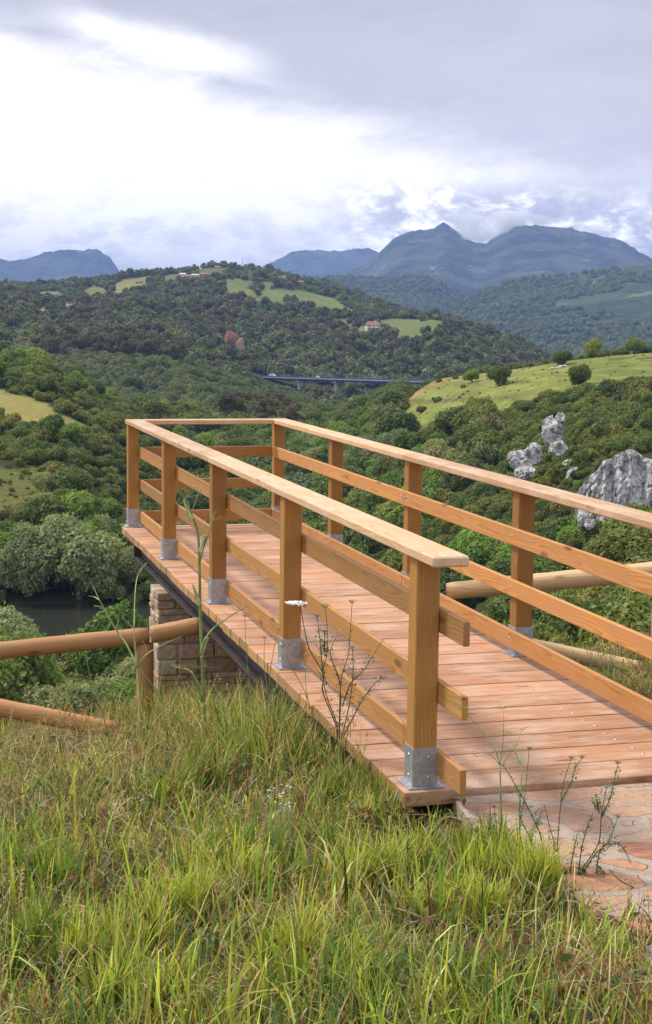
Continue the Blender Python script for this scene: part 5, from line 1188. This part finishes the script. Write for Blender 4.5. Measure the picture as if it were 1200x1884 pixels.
    V, F = quads(P, unit(rng.normal(size=(n, 3))*0.6+np.array([0, 0, 1.0])), rng.uniform(0.007, 0.028, n), 0.55)
    pal = np.array([(0.07, 0.12, 0.03), (0.12, 0.19, 0.05), (0.05, 0.075, 0.03), (0.20, 0.10, 0.06)]); C = np.repeat(pal[rng.integers(0, 4, n)]*(0.7+0.6*rng.random((n, 1))), 4, 0)
    me = np_mesh('ground_cover', V, F, {'col': ('FLOAT_COLOR', np.c_[C, np.ones(len(C))])}, [M_GRASS]); tag(link('ground_cover', me), 'small dark and reddish broad leaves growing low among the grass', 'weeds', kind='stuff')
    # seeding stalks: thin stem and drooping feathery head
    VV, FF, CC, off = [], [], [], 0
    n = 3600; x, y, d = sample_ring(n, 3.0, 13); 
    w = 0.42+0.9*sstep(5.6, 7.2, d)+0.3*fbm(x, y, 2); ok = allowed(x, y) & (rng.random(n) < w*0.75) & ~((x > -0.6) & (y < 0.2) & (d < 7)); x, y = x[ok], y[ok]; n = len(x)
    L = rng.uniform(0.26, 0.56, n)*np.interp(d[ok], [6, 10], [1.0, 0.62]); az_ = rng.normal(0.6, 1.4, n); lean = np.abs(rng.normal(0.15, 0.22, n)); bend = np.abs(rng.normal(0.5, 0.4, n))
    col = np.array([(0.50, 0.40, 0.19), (0.34, 0.34, 0.12), (0.46, 0.30, 0.15)])[rng.integers(0, 3, n)]*(0.75+0.4*rng.random((n, 1)))
    push(*ribbons(x, y, T(x, y), L, np.full(n, 0.0034), az_, lean, bend, col, 8))
    th = lean[:, None]+bend[:, None]*np.linspace(0, 1, 8)[None]; st = L[:, None]/7; HX = np.cumsum(np.sin(th[:, :-1])*st, 1); HZ = np.cumsum(np.cos(th[:, :-1])*st, 1)
    for j in range(16):
        f = rng.uniform(0.70, 1.0, n); q = f*7-1; i0 = np.clip(q.astype(int), 0, 5); fr = q-i0; ar = np.arange(n)
        hx = HX[ar, i0]*(1-fr)+HX[ar, i0+1]*fr; hz = HZ[ar, i0]*(1-fr)+HZ[ar, i0+1]*fr; zz = T(x, y)
        push(*ribbons(x+np.cos(az_)*hx, y+np.sin(az_)*hx, zz+hz, rng.uniform(0.012, 0.035, n)*(1.25-f*0.6), np.full(n, 0.0062), az_+rng.normal(0, 0.9, n), lean+bend+rng.normal(0, 0.4, n), np.full(n, 0.6), col*np.array([1.15, 1.0, 0.85]), 3))
    C = np.concatenate(CC); me = np_mesh('seeding_grass', np.concatenate(VV), np.concatenate(FF), {'col': ('FLOAT_COLOR', np.c_[C, np.ones(len(C))])}, [M_GRASS])
    tag(link('seeding_grass', me), 'thin straw coloured grass stalks with drooping feathery seed heads', 'grass', kind='stuff')
grass()

# ------------------------------------------------------------------ single wild plants
def m_plain(name, c, tr=0.25):
    mt, t, p, out = newmat(name); n = t.noise(t.n('ShaderNodeTexCoord').outputs['Object'], 18, 3)[0]; cc = t.mix(t.mr(n, 0.3, 0.7), tuple(x*0.7 for x in c), tuple(min(1, x*1.2) for x in c))
    t.put(p.inputs['Base Color'], cc); p.inputs['Roughness'].default_value = 0.55; return mt
M_STEMG = m_plain('green_stem', (0.20, 0.27, 0.08)); M_STEMD = m_plain('dark_stem', (0.075, 0.075, 0.035)); M_SHEATH = m_plain('pale_sheath', (0.42, 0.47, 0.18)); M_PETAL = m_plain('white_petals', (0.80, 0.80, 0.74)); M_UMBEL = m_plain('green_umbel', (0.20, 0.19, 0.10)); M_YEL = m_plain('yellow_petals', (0.80, 0.62, 0.04)); M_DLEAF = m_plain('dark_leaf', (0.06, 0.085, 0.03)); M_HAIR = m_plain('fennel_thread', (0.24, 0.29, 0.10)); M_STRAWH = m_plain('straw_head', (0.55, 0.42, 0.24))
def spline(P, n=4):
    P = np.asarray(P, float); out = []
    for i in range(len(P)-1):
        p0, p1, p2, p3 = P[max(i-1, 0)], P[i], P[i+1], P[min(i+2, len(P)-1)]
        for k in range(n):
            t_ = k/n; out.append(0.5*((2*p1)+(-p0+p2)*t_+(2*p0-5*p1+4*p2-p3)*t_*t_+(-p0+3*p1-3*p2+p3)*t_**3))
    out.append(P[-1]); return np.array(out)
class Plant:
    def __init__(s, name, label, cat, u, v, d, group=None):
        q = at(u, v, d); s.d = d; s.z0 = float(T(q[0], q[1])); s.o = empty(name, (q[0], q[1], s.z0), label, cat, group); s.org = np.array([q[0], q[1], s.z0]); s.R = random.Random(int(u*7+v)); s.mb = {}
    def P(s, u, v, dd=0): return at(u, v, s.d+dd)
    def m(s, k): return s.mb.setdefault(k, MB())
    def stem(s, px, r0, r1, mat='stem', dep=None, side=0.10):
        n = len(px); dep = dep or [0]+list(np.cumsum([s.R.uniform(-side, side)*0.5 for _ in range(n-1)])); P = spline([s.P(u, v, dd) for (u, v), dd in zip(px, dep)])
        s.m(mat).tube(P, np.linspace(r0, r1, len(P))*1.3, 6); return P
    def umbel(s, p, r, key, white=False, up=1.0, n=26):
        p = np.asarray(p, float)
        for i in range(n):
            a = s.R.uniform(0, 6.28); rr = r*math.sqrt(s.R.random()); q = p+np.array([math.cos(a)*rr, math.sin(a)*rr, r*0.55*up*(1-0.35*(rr/r)**2)]); s.m('ray').tube([p, (p+q)/2+np.array([0, 0, -r*0.06]), q], [0.0008, 0.0007, 0.0006], 4)
            for k in range(5 if white else 2):
                c = q+np.array([s.R.uniform(-1, 1), s.R.uniform(-1, 1), s.R.uniform(-.3, .5)])*(r*0.16); e_ = 0.0042 if white else 0.0026
                nn = np.array([s.R.uniform(-.5, .5), s.R.uniform(-.5, .5), 1]); nn /= np.linalg.norm(nn); a1 = np.cross(nn, [1, 0, 0.1]); a1 /= np.linalg.norm(a1); b1 = np.cross(nn, a1)
                V = [c+e_*(math.cos(j*math.pi/3)*a1+math.sin(j*math.pi/3)*b1) for j in range(6)]+[c+nn*e_*0.7]; s.m(key).add(V, [[j, (j+1) % 6, 6] for j in range(6)])
    def leaf(s, p, L, key='leaf', w=0.4, ang=None):
        a = s.R.uniform(0, 6.28) if ang is None else ang; el_ = s.R.uniform(-0.3, 0.9); d = np.array([math.cos(a)*math.cos(el_), math.sin(a)*math.cos(el_), math.sin(el_)]); sd = np.cross(d, [0, 0, 1]); sd /= np.linalg.norm(sd)+1e-6; p = np.asarray(p, float)
        V = [p, p+d*L*0.4+sd*L*w*0.5, p+d*L-np.array([0, 0, L*0.15]), p+d*L*0.4-sd*L*w*0.5]; s.m(key).add(V, [[0, 1, 2, 3]])
    def threads(s, p, n, L, key='thread', up=0.6, r=0.0007):
        p = np.asarray(p, float)
        for _ in range(n):
            a = s.R.uniform(0, 6.28); d = np.array([math.cos(a), math.sin(a), s.R.uniform(-0.2, 1.2)*up+0.2]); d /= np.linalg.norm(d); l = L*s.R.uniform(0.4, 1); q = p+d*l*0.5; e_ = q+(d+np.array([s.R.uniform(-.5, .5), s.R.uniform(-.5, .5), -0.15]))*l*0.5
            s.m(key).tube([p, q, e_], [r, r*0.8, r*0.4], 4)
            if s.R.random() < 0.7: s.m(key).tube([q, q+(d+np.array([s.R.uniform(-1, 1), s.R.uniform(-1, 1), 0.3]))*l*0.25], [r*0.7, r*0.4], 4)
    def frond(s, P, n, L, key='leaf', lo=0.1, hi=0.9):
        for _ in range(int(n*1.5)): i = int((lo+(hi-lo)*s.R.random())*(len(P)-1)); q = P[i]+np.array([s.R.uniform(-1, 1), s.R.uniform(-1, 1), s.R.uniform(-.6, .6)])*L*1.3; s.leaf(q, L*s.R.uniform(0.8, 1.9), key); 
    def done(s, mats):
        for k, mb in s.mb.items(): o = mb.build({'thread': 'thread_foliage', 'leaf': 'foliage', 'young_leaf': 'young_foliage', 'petal': 'flower_head', 'ray': 'flower_stalk', 'sheath': 'leaf_sheath', 'head': 'flower_head'}.get(k, k), mats[k], s.o, k in ('stem',)); o.location = tuple(-s.org)
# tall fennel in front of the third post
f = Plant('fennel', 'tall green fennel stalk with pale sheaths rising in front of the deck edge', 'wild fennel', 376, 1420, 8.0)
P = f.stem([(380, 1440), (376, 1330), (373, 1230), (369, 1140), (367, 1040), (364, 980), (354, 950), (341, 916)], 0.0085, 0.0035)
a = f.stem([(366, 1040), (374, 1010), (383, 985), (392, 958)], 0.0045, 0.0015); f.threads(a[-1], 14, 0.12); f.threads(P[-1], 12, 0.12)
f.stem([(344, 925), (338, 900), (330, 905)], 0.002, 0.001); f.stem([(352, 945), (366, 905), (372, 890)], 0.002, 0.001, dep=[0, .05, .1])
for (c, r0) in (((((369, 1205), (376, 1180), (385, 1165), (400, 1150), (430, 1130), (440, 1125))), .006),):
    a = f.stem(c, 0.0055, 0.0012); f.threads(a[-1], 16, 0.10); f.threads(a[-6], 8, 0.08)
for c in (((354, 1075), (362, 1095), (368, 1112)), ((366, 1015), (373, 1000), (377, 985)), ((370, 1210), (376, 1190), (381, 1172)), ((338, 920), (346, 942), (353, 955)), ((352, 1235), (362, 1255), (370, 1280))): f.stem(c, 0.0035, 0.0095, 'sheath', dep=[0, 0, 0])
a = f.stem([(372, 1290), (362, 1255), (352, 1237), (338, 1230), (322, 1228)], 0.006, 0.0012); f.threads(a[-1], 12, 0.10); f.threads(a[-5], 10, 0.10); f.threads(P[8], 16, 0.14, up=0.3); f.threads(P[5], 18, 0.16, up=0.3)
f.done(dict(stem=M_STEMG, sheath=M_SHEATH, thread=M_HAIR))
g_ = Plant('fennel', 'branching bare fennel stalk standing before the left log rail', 'wild fennel', 256, 1330, 8.4)
o = lambda x, y: (x/3, 960+y/3)
P = g_.stem([o(775, 1180), o(768, 1000), o(757, 800), o(735, 590)], 0.006, 0.003); g_.stem([o(735, 590), o(710, 560), o(680, 535)], 0.003, 0.0014)
g_.stem([o(757, 800), o(700, 680), o(640, 595), o(575, 480), o(548, 430), o(520, 370), o(497, 322)], 0.004, 0.0015); g_.stem([o(548, 432), o(520, 415), o(490, 410)], 0.0025, 0.0012); g_.stem([o(640, 595), o(655, 540)], 0.002, 0.001); g_.stem([o(585, 495), o(555, 470), o(520, 465)], 0.002, 0.001)
g_.stem([o(757, 800), o(715, 775), o(668, 778)], 0.003, 0.0012); g_.stem([o(760, 800), o(800, 740), o(860, 700), o(930, 665), o(1005, 630)], 0.003, 0.001); g_.stem([o(757, 800), o(810, 860), o(870, 940)], 0.002, 0.001); g_.stem([o(820, 725), o(790, 660)], 0.002, 0.001)
g_.stem([o(740, 600), o(745, 420), o(760, 300), o(810, 225)], 0.003, 0.001, dep=[0, .1, .2, .25]); g_.done(dict(stem=M_SHEATH))
g_ = Plant('fennel', 'thin fennel stalk at the foot of the left log rail, bent to the left', 'wild fennel', 205, 1370, 8.2)
P = g_.stem([o(625, 1310), o(590, 1150), o(545, 980), o(500, 860), o(480, 760)], 0.0035, 0.0015); g_.stem([o(545, 980), o(575, 900), o(580, 840), o(540, 870)], 0.0022, 0.001); g_.threads(P[-1], 8, 0.06); g_.done(dict(stem=M_STEMG, thread=M_HAIR))
# wild carrot in front of the rails
c_ = Plant('wild_carrot', 'wild carrot with one flat white flower head in front of the second post', 'wild carrot', 616, 1370, 6.9)
o = lambda x, y: (520+x/5, 1080+y/5)
P = c_.stem([o(500, 1420), o(490, 1270), (594, 1272), o(375, 800), o(250, 580), o(200, 380), o(163, 160)], 0.0028, 0.0014, dep=[0, 0, 0, -.05, -.08, -.1, -.1]); c_.umbel(P[-1]+np.array([-0.02, 0, -0.005]), 0.047, 'head', True, 0.55, 60)
for k in range(10): q = P[int(len(P)*0.3)+k]; c_.leaf(q, 0.03)
c_.done(dict(stem=M_STEMD, head=M_PETAL, ray=M_STEMG, leaf=M_DLEAF))
c_ = Plant('wild_carrot', 'cluster of dark wild carrot stems with green seed heads before the lowest rail', 'wild carrot', 620, 1372, 6.8)
S1 = [([o(500, 1420), o(500, 1260), o(405, 1000), o(372, 780), o(412, 600), o(412, 400), o(395, 195)], 1), ([o(520, 1400), o(525, 1150), o(540, 850), o(600, 640), o(618, 480), o(640, 150)], .8), ([o(372, 830), o(350, 560), o(320, 275)], .7), ([o(550, 1100), o(620, 900), o(700, 815), o(770, 730), o(815, 655), o(925, 490)], 0.0), ([o(560, 1380), o(700, 1100), o(790, 960), o(890, 850), o(955, 832)], .0), ([o(520, 1350), o(530, 900), o(440, 620), o(500, 445)], 0), ([o(540, 1400), o(600, 1150), o(640, 900), o(650, 700), o(640, 560)], .3), ([o(390, 620), o(385, 420)], .5)]
for px, hd in S1:
    P = c_.stem(px, 0.0024, 0.0010)
    if hd: c_.umbel(P[-1], 0.020*hd+0.006, 'head', False, 1.2, 22)
    c_.frond(P, 46, 0.014); c_.frond(P, 26, 0.012, 'young_leaf')
c_.done(dict(stem=M_STEMD, head=M_UMBEL, ray=M_STEMG, leaf=M_DLEAF, young_leaf=M_HAIR))
c_ = Plant('wild_carrot', 'slender wild carrot with two nodding seed heads at the left of the stem cluster', 'wild carrot', 560, 1330, 7.2)
for px in ([o(260, 1120), o(200, 950), o(100, 770), o(40, 640), o(-5, 555)], [o(250, 1130), o(215, 900), o(210, 700), o(225, 640)], [(470, 1330), (458, 1250), (452, 1180), (451, 1135)], [(505, 1350), (496, 1260), (503, 1200), (512, 1160)], [(510, 1360), (488, 1240), (487, 1175)]):
    P = c_.stem(px, 0.0017, 0.0009); c_.umbel(P[-1], 0.013, 'head', False, 1.3, 16)
c_.done(dict(stem=M_STEMG, head=M_UMBEL, ray=M_STEMG))
# plants at the edge of the stone path
o = lambda x, y: (860+x/3.75, 1320+y/3.75)
c_ = Plant('fennel', 'green fennel stalk fanning out in front of the first deck planks', 'wild fennel', 928, 1600, 5.7)
P = c_.stem([o(262, 1060), o(245, 850), o(232, 600), o(226, 330)], 0.0042, 0.0026); 
for px in ([o(226, 330), o(190, 220), o(120, 115), o(20, 0), o(-60, -60)], [o(226, 330), o(245, 190), o(250, 60), o(252, -60)], [o(228, 340), o(330, 200), o(380, 90)], [o(226, 330), o(160, 260), o(70, 270)]):
    a = c_.stem(px, 0.0016, 0.0006); c_.threads(a[-1], 8, 0.05); c_.threads(a[len(a)//2], 7, 0.06)
c_.done(dict(stem=M_STEMG, thread=M_HAIR))
c_ = Plant('fennel', 'second fennel stalk beside the fanned one, with thread like leaves', 'wild fennel', 961, 1610, 5.7)
P = c_.stem([o(378, 1110), o(365, 800), o(362, 600), o(375, 360), o(330, 240)], 0.0036, 0.0014)
for i in (-1, -4, -8): c_.threads(P[i], 14, 0.075)
a = c_.stem([o(362, 560), o(420, 470), o(520, 430)], 0.0014, 0.0006); c_.threads(a[-1], 8, 0.05); c_.done(dict(stem=M_STEMG, thread=M_HAIR))
c_ = Plant('wild_carrot', 'dark stemmed wild carrot with a pair of seed heads over the paving edge', 'wild carrot', 1024, 1625, 5.6)
for px, hd in (([o(612, 1110), o(625, 850), o(645, 600), o(668, 440), o(718, 285)], 1), ([o(650, 580), o(715, 450), o(745, 350), o(792, 280)], 1), ([o(548, 1060), o(500, 800), o(400, 590), o(310, 430), o(250, 335)], .8), ([o(470, 1080), o(440, 850), o(370, 700), o(395, 560), o(428, 220)], 1), ([o(590, 1080), o(600, 880), o(570, 760), o(530, 600)], 0), ([o(150, 960), o(190, 760), o(188, 620)], .8), ([o(430, 830), o(480, 730), o(520, 640)], 0)):
    P = c_.stem(px, 0.0019, 0.0009)
    if hd: c_.umbel(P[-1], 0.012, 'head', False, 1.3, 18); c_.threads(P[-1], 9, 0.022, up=1)
    c_.frond(P, 44, 0.010); c_.frond(P, 40, 0.009, 'young_leaf')
c_.done(dict(stem=M_STEMD, head=M_UMBEL, ray=M_STEMG, thread=M_UMBEL, leaf=M_DLEAF, young_leaf=M_HAIR))
c_ = Plant('wild_carrot', 'bushy wild carrot leaning right over the reddish paving stone', 'wild carrot', 1060, 1640, 5.5)
for px, hd in (([o(740, 1180), o(800, 1040), o(905, 870), o(925, 680), o(945, 560), o(960, 490)], 1.2), ([o(925, 690), o(985, 560), o(1015, 430), o(1038, 320)], 1), ([o(750, 1160), o(870, 960), o(970, 860), o(1040, 690)], .8), ([o(760, 1150), o(790, 900), o(830, 760), o(870, 650)], 0), ([o(890, 1150), o(912, 930), o(1000, 870), o(1075, 900), o(1130, 1010)], 0), ([o(700, 1100), o(740, 900), o(760, 800)], 0), ([o(905, 640), o(890, 540)], 0)):
    P = c_.stem(px, 0.0024, 0.0009)
    if hd: c_.umbel(P[-1], 0.012, 'head', False, 1.3, 18); c_.threads(P[-1], 9, 0.02, up=1)
    c_.frond(P, 46, 0.011); c_.frond(P, 44, 0.009, 'young_leaf')
for q in (o(775, 1040), o(935, 1060), o(872, 1190)): p_ = c_.P(*q); [c_.leaf(p_, 0.045, 'leaf', 0.5) for _ in range(3)]
c_.done(dict(stem=M_STEMD, head=M_UMBEL, ray=M_STEMG, thread=M_UMBEL, leaf=M_DLEAF, young_leaf=M_HAIR))
c_ = Plant('bramble', 'thin brown bramble shoot creeping out over the paving at the right edge', 'bramble', 1110, 1640, 5.4)
for px in ([o(980, 1050), o(1060, 1130), o(1160, 1180), o(1275, 1280)], [(1150, 1750), (1160, 1700), (1185, 1690), (1200, 1720)]): P = c_.stem(px, 0.0022, 0.0014); c_.frond(P, 16, 0.010)
c_.done(dict(stem=M_STEMD, leaf=M_DLEAF))
def flowers(u, v, d, n, sx, sz, lab, mk='head', mat=None, r=0.010, name='yellow_flower', cat='wildflower', white=False):
    c = Plant(name, lab, cat, u, v+60, d); 
    for i in range(n):
        q = (u+c.R.uniform(-sx, sx), v+c.R.uniform(-sz, sz)); p = c.P(*q, c.R.uniform(-.1, .1)); b = np.array([p[0]+c.R.uniform(-.03, .03), p[1], float(T(p[0], p[1]))]); c.m('stem').tube([b, (b+p)/2, p], [0.0014, 0.0012, 0.001], 4)
        for k in range(7):
            a = k*6.283/7; c.leaf(p, r, 'petal', 0.6, a)
    c.done(dict(stem=M_STEMG, petal=mat or M_YEL))
flowers(1112, 1186, 9.4, 16, 26, 8, 'patch of yellow flowers beyond the right railing, nearer the lower log', r=0.014)
flowers(1146, 1214, 9.2, 7, 12, 5, 'smaller patch of yellow flowers lower right of the first', r=0.013)
flowers(512, 1470, 5.6, 26, 24, 26, 'loose spray of tiny cream flowers in the grass below the deck edge', mat=M_PETAL, r=0.006, name='cream_flower')
flowers(511, 1473, 5.5, 3, 5, 12, 'two or three tiny yellow flowers in the grass below the deck edge', r=0.007)
flowers(1143, 1752, 4.9, 2, 3, 3, 'single small yellow flower beside the stone path', r=0.006)
q = at(1190, 1768, 4.85); rock('stone', (q[0]+0.04, q[1], float(T(q[0], q[1]))+0.02), (0.075, 0.06, 0.05), 41, 'small grey violet stone at the edge of the path', m_simple('violet_stone', (0.22, 0.19, 0.23), (0.36, 0.33, 0.37), 25, 0.8), 0.4, 'stone', 0.5, 4)
q = at(518, 1712, 4.6); rock('stone', (q[0], q[1], float(T(q[0], q[1]))+0.03), (0.06, 0.05, 0.035), 42, 'pinkish stone showing through thin grass in the centre foreground', m_simple('pinkish_stone', (0.40, 0.30, 0.26), (0.52, 0.42, 0.37), 25, 0.8), 0.4, 'stone', 0.5, 4)

# ------------------------------------------------------------------ cloud lying on the saddle of the big mountain
def cloud(lab, blobs, dens, seed):
    mt = bpy.data.materials.new('cloud_vapour'); mt.use_nodes = True; mt.node_tree.nodes.clear(); t = NT(mt.node_tree)
    out = t.n('ShaderNodeOutputMaterial'); v = t.n('ShaderNodeVolumePrincipled'); v.inputs['Color'].default_value = (1, 1, 1, 1); v.inputs['Anisotropy'].default_value = 0.45
    oc = t.n('ShaderNodeTexCoord').outputs['Object']; n = t.noise(t.vm('ADD', oc, (seed*991, 0, 0)), 0.0075, 5, 0.6)[0]
    t.put(v.inputs['Density'], t.m('MULTIPLY', t.mr(n, 0.42, 0.60), dens)); t.L.new(v.outputs[0], out.inputs['Volume'])
    bm = bmesh.new(); c0 = Vector(at(blobs[0][0], blobs[0][1], blobs[0][2]))
    for (u, vv, d, rx, rz) in blobs:
        r = bmesh.ops.create_icosphere(bm, subdivisions=4, radius=1); q = Vector(at(u, vv, d))-c0
        for w in r['verts']:
            k = 1+0.35*(mnoise.noise(w.co*1.8+q*0.01)); w.co = Vector((w.co.x*rx*k, w.co.y*rx*k, w.co.z*rz*k))+q
    me = bpy.data.meshes.new('cloud'); bm.to_mesh(me); bm.free(); me.materials.append(mt); rm = None
    o = link('cloud', me, None, c0); rmod = o.modifiers.new('merge', 'REMESH'); rmod.mode = 'VOXEL'; rmod.voxel_size = 22; tag(o, lab, 'cloud', kind='stuff')
cloud('white cloud spilling over the saddle between the two summits of the big mountain', [(884, 424, 8750, 120, 62), (868, 418, 8700, 100, 60), (903, 414, 8750, 110, 75), (880, 405, 8750, 170, 60), (925, 402, 8800, 170, 45), (965, 404, 8850, 150, 30), (1000, 406, 8850, 110, 22), (845, 400, 8700, 90, 34)], 0.03, 1)

# ------------------------------------------------------------------ haze: one even body of air over the whole scene
def haze():
    mt = bpy.data.materials.new('pale_air'); mt.use_nodes = True; mt.node_tree.nodes.clear(); t = NT(mt.node_tree)
    out = t.n('ShaderNodeOutputMaterial'); v = t.n('ShaderNodeVolumePrincipled'); v.inputs['Color'].default_value = (0.30, 0.44, 0.84, 1); v.inputs['Density'].default_value = HAZE_DENSITY; v.inputs['Anisotropy'].default_value = 0.0
    t.L.new(v.outputs[0], out.inputs['Volume'])
    bm = bmesh.new(); bmesh.ops.create_cube(bm, size=1); me = bpy.data.meshes.new('haze'); bm.to_mesh(me); bm.free(); me.materials.append(mt)
    zmin = min((o.matrix_world @ Vector(c)).z for o in COL.objects if o.type == 'MESH' for c in o.bound_box); zmax = max((o.matrix_world @ Vector(c)).z for o in COL.objects if o.type == 'MESH' for c in o.bound_box)
    o = link('haze', me); o.scale = (38000, 38000, zmax-zmin+4); o.location = (0, 0, (zmax+zmin)/2+1); tag(o, 'thin blue haze filling the valley and veiling the far mountains', 'haze', kind='stuff'); print('haze z', zmin, zmax)
HAZE_DENSITY = 7.8e-5
bpy.context.view_layer.update()
haze()
